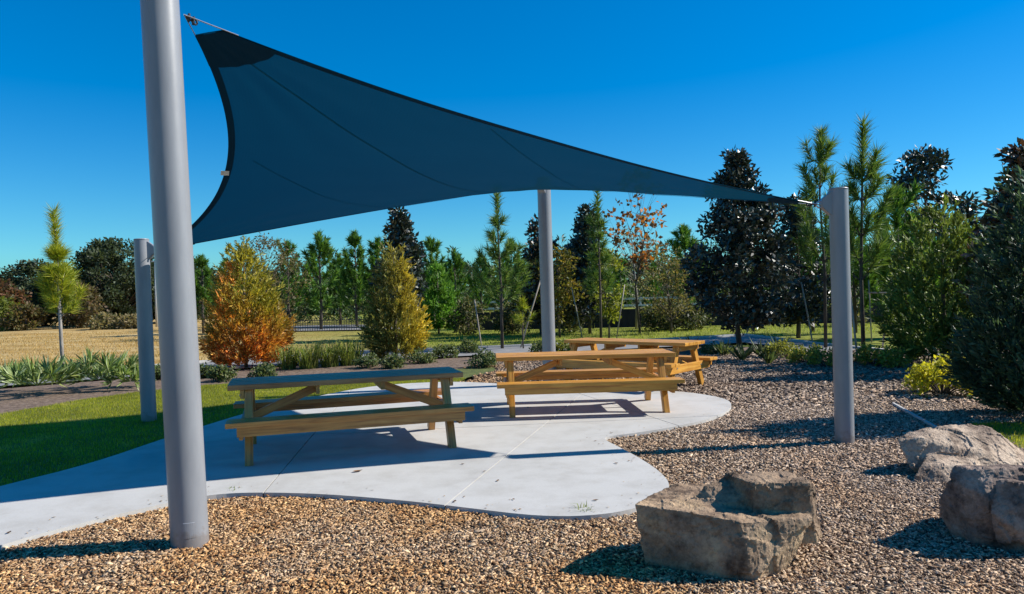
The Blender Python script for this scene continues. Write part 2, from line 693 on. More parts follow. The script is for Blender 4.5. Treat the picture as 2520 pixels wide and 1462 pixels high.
pieces = [bmp]
pieces = split(pieces, (-2.14, 6.27, 0), (-.15, 1.37))
pieces = split(pieces, (-.55, 5.75, 0), (.32, 1.19))
pieces = split(pieces, (1.9, 9.0, 0), (-.3, 1.0))
pieces = split(pieces, (-4.6, 6.3, 0), (-.2, 1.0))
pieces = split(pieces, (0, 9.15, 0), (1.0, .12))
pad = thing('concrete_pad', 'pale curving concrete picnic pad under the sail', None)
tag(pad, kind='structure')
for b in pieces:
    b.faces.ensure_lookup_table()
    r = bmesh.ops.extrude_face_region(b, geom=b.faces[:])
    bmesh.ops.translate(b, verts=[v for v in r['geom'] if isinstance(v, bmesh.types.BMVert)], vec=(0, 0, -.12))
    bmesh.ops.recalc_face_normals(b, faces=b.faces[:])
    me = bpy.data.meshes.new('slab')
    b.to_mesh(me)
    b.free()
    link('slab', me, M_conc, pad)
# joint filler strip below the slabs so the joints read as shallow grooves
filler = poly_obj('joint_filler', PADP, -0.012, M_soil)
filler.parent = pad

# mulch, lawn, planting beds, path
MULCH = [(-9, -1), (16, -1), (16, 19), (8.5, 19.5), (3.2, 20.3), (0.2, 19.6), (-1.2, 16.8), (-.75, 14.6), (-2.2, 12.5), (-2.2, 9.0), (-9, 5.8)]
mulch = poly_obj('mulch_bed', MULCH, MZ, M_mulch)
tag(mulch, 'brown wood chip mulch bed', kind='structure')
LAWN = pts2([(-600, 1400), (-600, 1110), (-200, 1052), (0, 1020), (100, 1003), (200, 985), (340, 966), (480, 951), (700, 934), (900, 921), (1140, 908),
             (1215, 904), (1222, 912), (1150, 930), (1100, 960), (1050, 980), (600, 1060), (420, 1120), (0, 1240)], MZ)
lawn = poly_obj('lawn', LAWN, MZ + .006, M_turf)
tag(lawn, 'clipped green lawn beside the pad', kind='structure')
BED = pts2([(-700, 1130), (-700, 1010), (-200, 975), (0, 957), (180, 942), (500, 917), (820, 893), (1200, 877), (1500, 864), (1800, 850), (1950, 862), (1700, 915),
            (1230, 920), (1140, 915), (900, 930), (480, 958), (340, 975), (0, 1030)], MZ)
bed = poly_obj('planting_bed', BED, MZ - .004, M_soil)
tag(bed, 'bare planting bed between lawn and path', kind='structure')
PATHN = pts2([(-700, 1000), (-200, 967), (0, 951), (180, 938), (500, 914), (820, 890), (1200, 874), (1500, 861), (1760, 848), (1830, 843), (1900, 852), (2000, 866),
              (2300, 905)], MZ)
PATHF = pts2([(-700, 965), (-200, 942), (0, 930), (180, 920), (500, 893), (820, 871), (1200, 857), (1500, 844), (1740, 832), (1832, 826), (1920, 836), (2010, 848),
              (2320, 880)], MZ)
path = poly_obj('footpath', PATHN + PATHF[::-1], MZ + .008, M_path)
tag(path, 'pale concrete footpath along the field', kind='structure')
g = Geo()
for a, b in zip(PATHF[:-1], PATHF[1:]):
    d = (b - a)
    L = d.length
    g.box((a + b) / 2 + Vector((0, .08, .0)), (L + .02, .12, .13), Matrix.Rotation(math.atan2(d.y, d.x), 3, 'Z'))
kerb = link('kerb', g.mesh('kerb'), M_kerb)
tag(kerb, 'light concrete kerb along the far edge of the path', kind='structure')
RPATCH = [(5.35, 8.7), (5.1, 8.0), (5.0, 7.2), (9, 7.2), (9, 8.7)]
rp = poly_obj('side_lawn', RPATCH, MZ + .006, M_turf)
tag(rp, 'patch of grass past the pale edging', kind='structure')
road = poly_obj('far_road', pts2([(560, 806), (1000, 800), (1000, 812), (560, 820)], -.08), -.02, M_path)
tag(road, 'pale road beyond the picket fence', kind='structure')
rng = np.random.default_rng(11)

# wood chips
def chips(x0, x1, y0, y1, dens, size, seed, margin=False):
    r = np.random.default_rng(seed)
    n = int((x1 - x0) * (y1 - y0) * dens)
    x = r.uniform(x0, x1, n)
    y = r.uniform(y0, y1, n)
    keep = in_poly(x, y, MULCH) & ~in_poly(x, y, PADP) & ~in_poly(x, y, RPATCH)
    inside = np.abs(x) < y * .74 + .35
    keep &= (~inside & (np.abs(x) < y * 1.15 + 1.6)) if margin else inside
    keep &= ~in_poly(x, y, [(p.x, p.y) for p in LAWN])
    x, y = x[keep], y[keep]
    n = len(x)
    L = size * np.exp(r.normal(0, .42, n))
    wd = np.minimum(L * r.uniform(.24, .62, n), size * .75)
    th = size * r.uniform(.12, .28, n)
    yaw = r.uniform(0, 2 * np.pi, n)
    pit = r.normal(0, .28, n)
    rol = r.normal(0, .35, n)
    base = np.array([[-.5, .12, 0], [.1, .5, .1], [.5, -.08, 0], [-.15, -.5, .1]])
    V = np.zeros((n, 8, 3))
    bx = base[None] + r.normal(0, .13, (n, 4, 3))
    V[:, :4, 0] = bx[..., 0] * L[:, None]
    V[:, :4, 1] = bx[..., 1] * wd[:, None]
    V[:, :4, 2] = th[:, None] * (.5 + bx[..., 2])
    V[:, 4:] = V[:, :4] * 1.06
    V[:, 4:, 2] = -th[:, None] * .5
    cy, sy, cp, sp, cr, sr = np.cos(yaw), np.sin(yaw), np.cos(pit), np.sin(pit), np.cos(rol), np.sin(rol)
    X, Y, Z = V[..., 0], V[..., 1], V[..., 2]
    Y, Z = Y * cr[:, None] - Z * sr[:, None], Y * sr[:, None] + Z * cr[:, None]
    X, Z = X * cp[:, None] - Z * sp[:, None], X * sp[:, None] + Z * cp[:, None]
    X, Y = X * cy[:, None] - Y * sy[:, None], X * sy[:, None] + Y * cy[:, None]
    lump = np.array([noise.noise(Vector((a * 1.3, b * 1.3, 0.7))) for a, b in zip(x, y)])
    zz = MZ + .006 + np.abs(r.normal(0, .007, n)) + .008 * lump
    P = np.stack([X + x[:, None], Y + y[:, None], Z + zz[:, None]], -1)
    idx = np.arange(n)[:, None] * 8
    top = np.array([[3, 2, 1, 0]])
    side = np.array([[i, (i + 1) % 4, (i + 1) % 4 + 4, i + 4] for i in range(4)])
    fs = np.concatenate([top, side])
    faces = (idx[:, :, None] + fs[None]).reshape(-1, 4)
    pal = np.array([[.44, .335, .22], [.33, .235, .145], [.235, .15, .085], [.53, .43, .31], [.11, .065, .04], [.37, .30, .23], [.27, .20, .15]])
    ci = r.integers(0, len(pal), n)
    c = pal[ci] * r.uniform(.75, 1.55, (n, 1)) * np.array([1.08, .96, .82]) * (1 - .35 * np.clip((y - 10) / 3, 0, 1))[:, None]
    gold = np.array([noise.noise(Vector((a * .9, b * .9, 5.1))) + .45 * noise.noise(Vector((a * 3, b * 3, 8.1))) for a, b in zip(x, y)])
    gf_ = np.clip(gold * 1.6 + .25 + np.clip((-.2 - x) * .22, -.35, .35), 0, 1)[:, None]
    c = c * (1 - gf_ * .55) + c * gf_ * .55 * np.array([1.25, .95, .5])
    pk = np.clip((x - .2) * .3 + (y - 6) * .08, 0, 1)[:, None]
    c = c * (1 - pk * .6) + (c.mean(1, keepdims=True) * np.array([1.17, .95, .80])) * pk * .6
    return np_mesh('wood_chips', P.reshape(-1, 3), faces, np.repeat(c, 8, axis=0))


wc = link('wood_chips', chips(-3.6, 4.6, 3.3, 6.6, 4650, .0235, 1), M_chip)
tag(wc, 'loose tan and brown wood chips in the foreground', 'mulch', kind='stuff')
wc = link('wood_chips', chips(-.5, 8, 6.6, 10.2, 2300, .030, 2), M_chip)
tag(wc, 'loose greyish wood chips around the right grey post', 'mulch', kind='stuff')
wc = link('wood_chips', chips(-1.6, 11, 10.2, 19, 420, .06, 3), M_chip)
tag(wc, 'darker wood chips behind the yellow tables', 'mulch', kind='stuff')
wc = link('wood_chips', chips(-6, 11, 1.6, 10, 420, .045, 4, True), M_chip)
tag(wc, 'wood chips along the outer sides of the mulch bed', 'mulch', kind='stuff')


def strays():
    r = np.random.default_rng(77)
    pp = np.array(PADP)
    seg = r.integers(0, len(pp), 420)
    f = r.uniform(0, 1, 420)[:, None]
    q = pp[seg] * (1 - f) + pp[(seg + 1) % len(pp)] * f
    q = q + r.normal(0, .16, q.shape)
    lp = [(p.x, p.y) for p in LAWN]
    k = in_poly(q[:, 0], q[:, 1], PADP) & ~in_poly(q[:, 0] - .25, q[:, 1] + .3, lp)
    q = q[k]
    n = len(q)
    a = r.uniform(0, 6.283, n)
    L = .016 * np.exp(r.normal(0, .4, n))
    V = np.zeros((n, 4, 3))
    for i, (u, w) in enumerate(((-.5, .1), (.1, .3), (.5, -.05), (-.1, -.3))):
        V[:, i, 0] = q[:, 0] + L * (u * np.cos(a) - w * np.sin(a))
        V[:, i, 1] = q[:, 1] + L * (u * np.sin(a) + w * np.cos(a))
        V[:, i, 2] = .003 + .006 * r.uniform(0, 1, n)
    c = np.array([[.34, .24, .15], [.22, .14, .09], [.46, .35, .23]])[r.integers(0, 3, n)]
    return np_mesh('stray_chips', V.reshape(-1, 3), np.arange(n * 4).reshape(-1, 4), np.repeat(c, 4, axis=0))


tag(link('stray_chips', strays(), M_chip), 'stray wood chips kicked onto the edge of the concrete', 'mulch', kind='stuff')


# grass
def blades(n, xy_fn, h, w, cols, seed, z=MZ, lean=.5):
    r = np.random.default_rng(seed)
    x, y = xy_fn(r, n)
    n = len(x)
    a = r.uniform(0, 2 * np.pi, n)
    hh = h * r.uniform(.45, 1.3, n)
    ln = r.uniform(0, lean, n) * hh
    la = r.uniform(0, 2 * np.pi, n)
    ww = w * r.uniform(.6, 1.3, n)
    zz = np.full(n, z) if np.isscalar(z) else z(x, y)
    V = np.zeros((n, 3, 3))
    V[:, 0] = np.stack([x + np.cos(a) * ww, y + np.sin(a) * ww, zz], -1)
    V[:, 1] = np.stack([x - np.cos(a) * ww, y - np.sin(a) * ww, zz], -1)
    V[:, 2] = np.stack([x + np.cos(la) * ln, y + np.sin(la) * ln, zz + hh], -1)
    c = cols(r, x, y, n)
    return np_mesh('grass', V.reshape(-1, 3), np.arange(n * 3).reshape(-1, 3), np.repeat(c, 3, axis=0))


LP = [(p.x, p.y) for p in LAWN]


def lawn_xy(r, n):
    x = r.uniform(-12, 0.2, n)
    y = r.uniform(6, 14.8, n)
    k = in_poly(x, y, LP) & ~in_poly(x, y, PADP) & ((np.abs(x) < y * .74 + .3) | (r.uniform(0, 1, n) < .3))
    return x[k], y[k]


def lawn_col(r, x, y, n):
    pal = np.array([[.30, .32, .022], [.40, .39, .03], [.20, .23, .02], [.48, .41, .08]])
    pt = np.array([noise.noise(Vector((a * 1.1, b * 1.1, 6.0))) + .6 * noise.noise(Vector((a * 4, b * 4, 2.0))) for a, b in zip(x, y)])[:, None]
    c = pal[r.choice(4, n, p=[.4, .3, .22, .08])] * r.uniform(.7, 1.2, (n, 1)) * (1 + .35 * pt)
    dry_ = np.clip(pt * 1.4 - .55, 0, .6)
    return c * (1 - dry_) + np.array([.46, .36, .14]) * dry_


o = link('grass', blades(400000, lawn_xy, .038, .0035, lawn_col, 5), M_grass)
tag(o, 'short green grass of the lawn left of the pad', 'grass', kind='stuff')


def rp_xy(r, n):
    x = r.uniform(4.6, 9, n)
    y = r.uniform(6, 10.4, n)
    d = np.array([noise.noise(Vector((a, b, 2.2))) for a, b in zip(x, y)])
    k = in_poly(x, y, RPATCH) & (d > -.1) & ((np.abs(x) < y * .74 + .3) | (r.uniform(0, 1, n) < .35))
    return x[k], y[k]


o = link('grass', blades(40000, rp_xy, .05, .004, lawn_col, 6), M_grass)
tag(o, 'thin grass right of the pale edging strip', 'grass', kind='stuff')
PF = np.array([(p.x, p.y) for p in PATHF])


def field_xy(r, n):
    y = 15 + 43 * r.uniform(0, 1, n) ** 1.4
    x = r.uniform(-1, 1, n) * (y * .72 + 1)
    yp = np.interp(x, PF[:, 0], PF[:, 1])
    yp = np.where(x > PF[9, 0], PF[9, 1], yp)
    k = (y > yp + .25)
    return x[k], y[k]


def field_col(r, x, y, n):
    d = np.array([noise.noise(Vector((a * .35, b * .35, 1.0))) for a, b in zip(x, y)])
    g_ = np.clip((x + .30 * y + 3.5 + d * 5 - .5) / 8.5, 0, 1)[:, None]
    dry = np.array([[.50, .32, .105], [.38, .23, .07], [.62, .45, .20]])[r.integers(0, 3, n)]
    gr = np.array([[.26, .30, .04], [.18, .24, .03], [.36, .36, .09]])[r.integers(0, 3, n)]
    return (dry * (1 - g_) + gr * g_) * r.uniform(.75, 1.2, (n, 1))


o = link('grass', blades(90000, field_xy, .085, .014, field_col, 7, -.12), M_grass)
tag(o, 'rough field grass beyond the footpath', 'grass', kind='stuff')

# ------------------------------------------------------------------ shade posts
def post(name, base_px, top_px, dia_px, label, sail_dir, height_extra=0.0, z0=MZ, y0=None, earz=.12):
    b = G(base_px[0], base_px[1], z0)
    if y0:
        b = at(base_px[0], base_px[1], y0)
        b.z = z0
    tp = at(top_px[0], top_px[1], b.y + .02)
    rad = dia_px / F * b.y / 2
    axis = (tp - b).normalized()
    tp = tp + axis * height_extra
    t = thing(name, label, 'post', b, 0, 'grey steel posts holding the shade sail')
    L = (tp - b).length
    q = axis.to_track_quat('Z', 'Y').to_matrix()
    g = Geo()
    n = 48
    g.tube([q @ Vector((0, 0, z)) for z in (-.25, L)], [rad, rad], n, False)
    me = g.mesh('shaft', True)
    link('shaft', me, M_post, t)
    g = Geo()
    rr = [rad * 1.015, rad * 1.015, rad * .97, rad * .6, .01]
    g.tube([q @ Vector((0, 0, L + z)) for z in (-.004, .008, .016, .02, .021)], rr, n)
    link('cap', g.mesh('cap', True), M_post, t)
    # ear: tapered box plate reaching from the post top towards the sail
    d = Vector((sail_dir[0], sail_dir[1], 0)).normalized()
    s = Vector((-d.y, d.x, 0))
    prof = [(rad * .3, -.30), (rad * .98, -.27), (rad + .075, -.19), (rad + .092, -.15), (rad + .085, -.10), (rad + .06, -.075), (rad * .9, -.02), (rad * .3, -.015)]
    bm = bmesh.new()
    wd = rad * .55
    vs = [[bm.verts.new(axis * (L + z) + d * x + s * (w * wd)) for x, z in prof] for w in (-1, 1)]
    bm.faces.new(vs[0])
    bm.faces.new(vs[1][::-1])
    for i in range(len(prof)):
        j = (i + 1) % len(prof)
        bm.faces.new((vs[0][i], vs[1][i], vs[1][j], vs[0][j]))
    bmesh.ops.recalc_face_normals(bm, faces=bm.faces[:])
    bmesh.ops.bevel(bm, geom=bm.edges[:], offset=.006, segments=2, affect='EDGES')
    me = bpy.data.meshes.new('bracket')
    bm.to_mesh(me)
    bm.free()
    link('bracket', me, M_post, t)
    ring = b + axis * (L - .15) + d * (rad + .10)
    g = Geo()
    c0 = axis * (L - .15) + d * (rad + .10)
    g.tube([c0 + (d * math.cos(a) + axis * math.sin(a)) * .032 for a in np.linspace(0, 2 * math.pi, 17)], [.009] * 17, 8, False)
    link('eye_ring', g.mesh('eye_ring', True), M_steel, t)
    return t, ring


pA, rA = post('support_post', (468, 1341), (393, 0), 88, 'tall thick grey post nearest the camera, cut off by the top edge', (1, .7), .42)
pB, rB = post('support_post', (367, 1037), (348, 591), 35, 'low grey post on the lawn, partly behind the nearest thick post', (1, .15), 0)
pC, rC = post('support_post', (2079, 1091), (2063, 467), 45, 'low grey post standing in wood chips at the right', (-1, .12), 0)
pD, rD = post('support_post', (1353, 930), (1338, 440), 33, 'distant grey post rising behind the yellow tables to the sail', (-.45, -1), 0, y0=13.2)

vdir = Vector((-pA.location.x, -pA.location.y, 0)).normalized()
sd_ = Vector((-vdir.y, vdir.x, 0))
rA_ = 88 / F * pA.location.y / 2
bm = bmesh.new()
cols_ = []
for j in range(7):
    th = (j / 6 - .5) * .62 + .02
    d_ = vdir * math.cos(th) + sd_ * math.sin(th)
    ring_ = []
    for rr_, z_ in ((rA_ * .99, .075), (rA_ + .0018, .079), (rA_ + .0018, .181), (rA_ * .99, .185)):
        ring_.append(bm.verts.new(d_ * rr_ + Vector((-.038 * z_, 0, z_))))
    cols_.append(ring_)
for j in range(6):
    for k in range(3):
        bm.faces.new((cols_[j][k], cols_[j + 1][k], cols_[j + 1][k + 1], cols_[j][k + 1]))
bm.faces.new(cols_[0])
bm.faces.new(cols_[-1][::-1])
bmesh.ops.recalc_face_normals(bm, faces=bm.faces[:])
me = bpy.data.meshes.new('cover_plate')
bm.to_mesh(me)
bm.free()
link('cover_plate', me, M_post, pA)

# ------------------------------------------------------------------ shade sail
A0 = at(453, 36, rA.y + .02)
B0 = rB.copy()
C0 = rC.copy()
D0 = rD.copy()
CEN = (A0 + B0 + C0 + D0) / 4


def edge(a, b, sag, bias=Vector((0, 0, 0))):
    e = (b - a)
    m_ = CEN - (a + b) / 2
    m_ -= e * (m_.dot(e) / e.dot(e))
    m_ = m_.normalized() * e.length * sag + bias

    def f(t):
        return a + e * t + m_ * (4 * t * (1 - t))
    return f


eAC = edge(A0, C0, .062)
eBD = edge(B0, D0, .075)
eAB = edge(A0, B0, .095)
eCD = edge(C0, D0, .075)


def S(u, v):
    bil = A0 * ((1 - u) * (1 - v)) + C0 * (u * (1 - v)) + B0 * ((1 - u) * v) + D0 * (u * v)
    p = eAC(u) * (1 - v) + eBD(u) * v + eAB(v) * (1 - u) + eCD(v) * u - bil
    # tension folds fanning out of the corners
    z = 0.0
    for k, (cu, cv, c) in enumerate(((0, 0, A0), (1, 0, C0), (0, 1, B0), (1, 1, D0))):
        a = math.atan2(abs(v - cv) * 6.0, abs(u - cu) * 7.5 + 1e-6)
        d = (p - c).length
        z += .016 * math.sin(a * 17 + k) * math.exp(-d / 1.5) * min(1, (d / 1.1) ** 2) * math.sin(2 * a)
    z += .010 * noise.noise(Vector((u * 3.0, v * 9.0, 4.0)))
    return p + Vector((0, 0, z))


def SN(u, v):
    e = 1e-3
    n = (S(u + e, v) - S(u - e, v)).cross(S(u, v + e) - S(u, v - e)).normalized()
    return n if n.z < 0 else -n


def sheet(name, fn, nu, nv, off, m, parent, cut=True):
    bm = bmesh.new()
    uvl = bm.loops.layers.uv.new('UVMap')
    grid, uvs = [], {}
    for i in range(nu + 1):
        row = []
        for j in range(nv + 1):
            u, v = fn(i / nu, j / nv)
            p = S(u, v) + SN(u, v) * off
            w = bm.verts.new(p)
            uvs[w] = (u, v)
            row.append(w)
        grid.append(row)
    for i in range(nu):
        for j in range(nv):
            f = bm.faces.new((grid[i][j], grid[i + 1][j], grid[i + 1][j + 1], grid[i][j + 1]))
            f.smooth = True
            for l in f.loops:
                l[uvl].uv = uvs[l.vert]
    if cut:
        for c, dd in ((A0, .235), (B0, .22), (C0, .21), (D0, .22)):
            n = (CEN - c).normalized()
            # only trim near this corner: the plane is local because the sail lies wholly on the inner side elsewhere
            bmesh.ops.bisect_plane(bm, geom=bm.verts[:] + bm.edges[:] + bm.faces[:], plane_co=c + n * dd, plane_no=-n, clear_outer=True)
    me = bpy.data.meshes.new(name)
    bm.to_mesh(me)
    bm.free()
    return link(name, me, m, parent)


sail = thing('shade_sail', 'teal blue four cornered shade sail stretched between the posts', 'shade sail')
sheet('canopy', lambda a, b: (a, b), 96, 80, 0, M_sail, sail)
LAC, LAB, LBD, LCD = [(q - p).length for p, q in ((A0, C0), (A0, B0), (B0, D0), (C0, D0))]
HW = .078
sheet('hem', lambda a, b: (a, b * HW / (LAB * (1 - a) + LCD * a)), 60, 2, .005, M_hem, sail)
sheet('hem', lambda a, b: (a, 1 - b * HW / (LAB * (1 - a) + LCD * a)), 60, 2, .005, M_hem, sail)
sheet('hem', lambda a, b: (b * HW / (LAC * (1 - a) + LBD * a), a), 60, 2, .008, M_hem, sail)
sheet('hem', lambda a, b: (1 - b * HW / (LAC * (1 - a) + LBD * a), a), 60, 2, .008, M_hem, sail)
for cu, cv, lu, lv, rad in ((0, 0, LAC, LAB, .66), (1, 0, LAC, LCD, .5), (0, 1, LBD, LAB, .5), (1, 1, LBD, LCD, .6)):
    su, sv = (1 if cu == 0 else -1), (1 if cv == 0 else -1)

    def fan(a, b, cu=cu, cv=cv, lu=lu, lv=lv, rad=rad, su=su, sv=sv):
        th = a * math.pi / 2
        r_ = b * rad * (1 - .16 * math.sin(2 * th))
        return cu + su * r_ * math.cos(th) / lu, cv + sv * r_ * math.sin(th) / lv
    sheet('corner_patch', fan, 30, 14, .014, M_hem, sail)


def strip_along(u0, v0, u1, v1, wid=.022):
    L = (S(u1, v1) - S(u0, v0)).length
    du, dv = u1 - u0, v1 - v0
    k = wid / L

    def f(a, b):
        return u0 + du * a - dv * k * (b - .5) * 1.2, v0 + dv * a + du * k * (b - .5) * 1.2
    return f


sheet('seam', strip_along(.05, .055, .97, .96), 50, 1, .004, M_seam, sail)
for u0, v0, u1, v1 in ((.05, .42, .56, .97), (.42, .03, .97, .56)):
    sheet('seam', strip_along(u0, v0, u1, v1, .010), 40, 1, .004, M_seam, sail)
# care label stitched to the inner edge of the left hem
best = min(((i / 200, j / 100) for i in range(0, 60) for j in range(20, 95)),
           key=lambda q: (Vector(proj(S(*q))) - Vector((547, 418))).length)
p0 = S(*best)
nv_ = SN(*best)
tu = (S(best[0] + .01, best[1]) - p0).normalized()
tv = tu.cross(nv_).normalized()
M_tag = noise_mat('white_label', [(.45, (.7, .7, .7)), (.55, (.8, .8, .8))], 40, 2, rough=.6)
M_tagink = noise_mat('grey_print', [(.45, (.16, .17, .2)), (.55, (.25, .26, .3))], 40, 2, rough=.6)
g = Geo()
Q = Matrix((tu, tv, nv_)).transposed()
g.box(p0 + nv_ * .022, (.085, .13, .002), Q)
link('care_label', g.mesh('care_label'), M_tag, sail)
# cables and shackles from each sail corner to its post eye
def hardware(ring, c0, two_pts, spread):
    g = Geo()
    for q in two_pts:
        g.tube([ring, q], [.0045, .0045], 6)
    link('corner_cable', g.mesh('corner_cable'), M_steel, sail)
    d = (CEN - ring).normalized()
    s = d.cross(Vector((0, 0, 1))).normalized()
    for k, off in enumerate((.055, .10)):
        g = Geo()
        c = ring + d * off
        up = s.cross(d).normalized()
        g.tube([c + (d * math.cos(a) * .026 + (up if k else s) * math.sin(a) * .020) for a in np.linspace(0, 2 * math.pi, 13)], [.008] * 13, 6, False)
        g.tube([c + up * .03 - d * .01, c - up * .03 - d * .01], [.009, .009], 8)
        link('shackle', g.mesh('shackle', True), M_darksteel, sail)


hardware(A0, A0, [S(.06, .0), S(.0, .06)], .1)
hardware(B0, B0, [S(.05, 1.), S(.0, .95)], .1)
hardware(C0, C0, [S(.96, .0), S(1., .05)], .1)
hardware(D0, D0, [S(.95, 1.), S(1., .95)], .1)

# ------------------------------------------------------------------ picnic tables
PLK = bevel_box('plank', (2.44, .139, .056), .006)
SEATM = bevel_box('seat_plank', (2.44, .139, .050), .006)
APRON = bevel_box('seat_rail', (2.24, .040, .092), .004)
LEGM = bevel_box('leg', (.92, .137, .040), .004)
SEATB = bevel_box('seat_beam', (1.50, .137, .040), .004)
TOPB = bevel_box('top_beam', (.70, .088, .040), .004)
CLEAT = bevel_box('cleat', (.66, .088, .040), .004)
BRACE = bevel_box('brace', (.86, .088, .040), .004)
BOLT = Geo()
BOLT.tube([(0, 0, 0), (0, 0, .008)], [.013, .013], 10)
BOLTM = BOLT.mesh('bolt')


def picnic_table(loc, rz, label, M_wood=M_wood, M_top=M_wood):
    t = thing('picnic_table', label, 'picnic table', loc, rz, 'wooden picnic tables on the pad')
    for k in range(5):
        link('tabletop_plank', PLK, M_top, t, (random.uniform(-.004, .004), (k - 2) * .146, .745 + random.uniform(-.0015, .0015)))
    for sy in (-1, 1):
        for k in (0, 1):
            link('seat_plank', SEATM, M_wood, t, (random.uniform(-.004, .004), sy * (.61 + k * .146), .435 + random.uniform(-.0015, .0015)))
        link('seat_rail', APRON, M_wood, t, (0, sy * .790, .3640))
    for sx in (-1, 1):
        x = sx * 1.085
        link('seat_beam', SEATB, M_wood, t, (x, 0, .346), (R(90), 0, R(90)))
        link('top_beam', TOPB, M_wood, t, (x, 0, .672), (R(90), 0, R(90)))
        for sy in (-1, 1):
            a = Vector((x - sx * .061, sy * .27, .716))
            b = Vector((x - sx * .061, sy * .58, 0.0))
            d = (b - a).normalized()
            w = Vector((1, 0, 0))
            q = Matrix((d, d.cross(-w) * -1, w)).transposed()
            M_ = Matrix.Translation((a + b) / 2) @ q.to_4x4()
            L = (b - a).length
            o = link('leg', LEG_MESH(L), M_wood, t)
            o.matrix_local = M_
            for z in (.66, .36):
                yy = sy * (.27 + (.724 - z) / .724 * .31)
                bo = link('bolt', BOLTM, M_steel, o)
                bo.matrix_local = M_.inverted() @ Matrix.Translation((x + sx * .0205, yy, z)) @ Matrix.Rotation(R(90) * sx, 4, 'Y')
        # diagonal brace from a cleat under the top down to the seat beam
        link('cleat', CLEAT, M_wood, t, (sx * .34, 0, .672), (R(90), 0, R(90)))
        a = Vector((sx * .36, 0.0, .655))
        b = Vector((sx * 1.06, 0.0, .365))
        d = (b - a).normalized()
        w = Vector((0, 1, 0))
        q = Matrix((d, w.cross(d).normalized(), w)).transposed()
        if q.determinant() < 0:
            q = Matrix((d, -w.cross(d).normalized(), w)).transposed()
        o = link('brace', BRACE_MESH((b - a).length), M_wood, t)
        o.matrix_local = Matrix.Translation((a + b) / 2) @ q.to_4x4()
    return t


_lm, _bm2 = {}, {}


def LEG_MESH(L):
    k = round(L, 3)
    if k not in _lm:
        # foot cut level with the ground: shear the lower end
        me = bevel_box('leg', (L, .105, .078), .006)
        sl_ = .31 / .716
        for v in me.vertices:
            v.co.x -= v.co.y * sl_ * (-1)
        _lm[k] = me
    return _lm[k]


def BRACE_MESH(L):
    k = round(L, 3)
    if k not in _bm2:
        _bm2[k] = bevel_box('brace', (L, .088, .040), .004)
    return _bm2[k]


random.seed(4)
picnic_table((-1.83, 8.15, 0), R(17.5), 'nearest picnic table, shaded greyish brown, beside the big post', M_wood_shade, M_wood_shade_top)
picnic_table((.97, 10.37, 0), R(2.0), 'sunlit golden picnic table in the middle of the pad')
picnic_table((2.09, 13.05, MZ + .03), math.atan2(-.65, .76), 'farthest picnic table, turned end-on behind the golden one')

# ------------------------------------------------------------------ boulders
def hull_bm(bm, pts):
    vs = [bm.verts.new(p) for p in pts]
    r_ = bmesh.ops.convex_hull(bm, input=vs)
    junk = list({e for e in r_['geom_interior'] + r_['geom_unused'] if isinstance(e, bmesh.types.BMVert)})
    bmesh.ops.delete(bm, geom=junk, context='VERTS')


def boulder(name, label, pieces_, m, seed, voxel=.0112, facet=.016, group='sandstone boulders in the mulch'):
    """convex blocks fused by a voxel remesh, then broken up with fractured facets, layering and grit"""
    allp = [p for pc in pieces_ for p in pc]
    org = Vector((sum(p.x for p in allp) / len(allp), sum(p.y for p in allp) / len(allp), MZ))
    tmp = []
    base = bpy.data.meshes.new('tmp')
    bm = bmesh.new()
    for pc in pieces_:
        b_ = bmesh.new()
        hull_bm(b_, [p - org for p in pc])
        bmesh.ops.recalc_face_normals(b_, faces=b_.faces[:])
        t_ = bpy.data.meshes.new('t')
        b_.to_mesh(t_)
        b_.free()
        bm.from_mesh(t_)
        bpy.data.meshes.remove(t_)
    bm.to_mesh(base)
    bm.free()
    o_ = bpy.data.objects.new('tmp', base)
    COL.objects.link(o_)
    rm = o_.modifiers.new('r', 'REMESH')
    rm.mode = 'VOXEL'
    rm.voxel_size = voxel
    dg = bpy.context.evaluated_depsgraph_get()
    me = bpy.data.meshes.new_from_object(o_.evaluated_get(dg))
    bpy.data.objects.remove(o_)
    n = len(me.vertices)
    co = np.zeros(n * 3, np.float32)
    me.vertices.foreach_get('co', co)
    co = co.reshape(-1, 3)
    nr = np.array([v.normal for v in me.vertices])
    so = Vector((seed * 7.3, seed * 3.1, seed * 1.7))
    d = np.zeros(n)
    for i in range(n):
        q = Vector(co[i]) + so
        w = q + Vector((noise.noise(q * 5), noise.noise(q * 5 + Vector((9, 0, 0))), noise.noise(q * 5 + Vector((0, 9, 0))))) * .05
        f = 0.0
        for sc, am in ((4.2, 1.0), (10.0, .5), (24.0, .22)):
            ds, ps = noise.voronoi(w * sc)
            c = ps[0]
            h1 = noise.cell_vector(c * 13.7)
            f += am * ((h1.x - .5) * .9 + (w * sc - c).dot(h1 - Vector((.5, .5, .5))) * 1.5)
        f2 = noise.fractal(q * 14, .9, 2.1, 5)
        f3 = noise.noise(q * 70)
        d[i] = facet * f + .0055 * f2 + .0022 * f3
    co = co + nr * d[:, None]
    me.vertices.foreach_set('co', co.astype(np.float32).ravel())
    me.materials.clear()
    me.update()
    me.name = name
    for p in me.polygons:
        p.use_smooth = False
    o_ = link(name, me, m, None, org)
    return tag(o_, label, 'boulder', group)


def P3(px, py, y, z=None):
    p = at(px, py, y)
    if z is not None:
        p.z = z
    return p


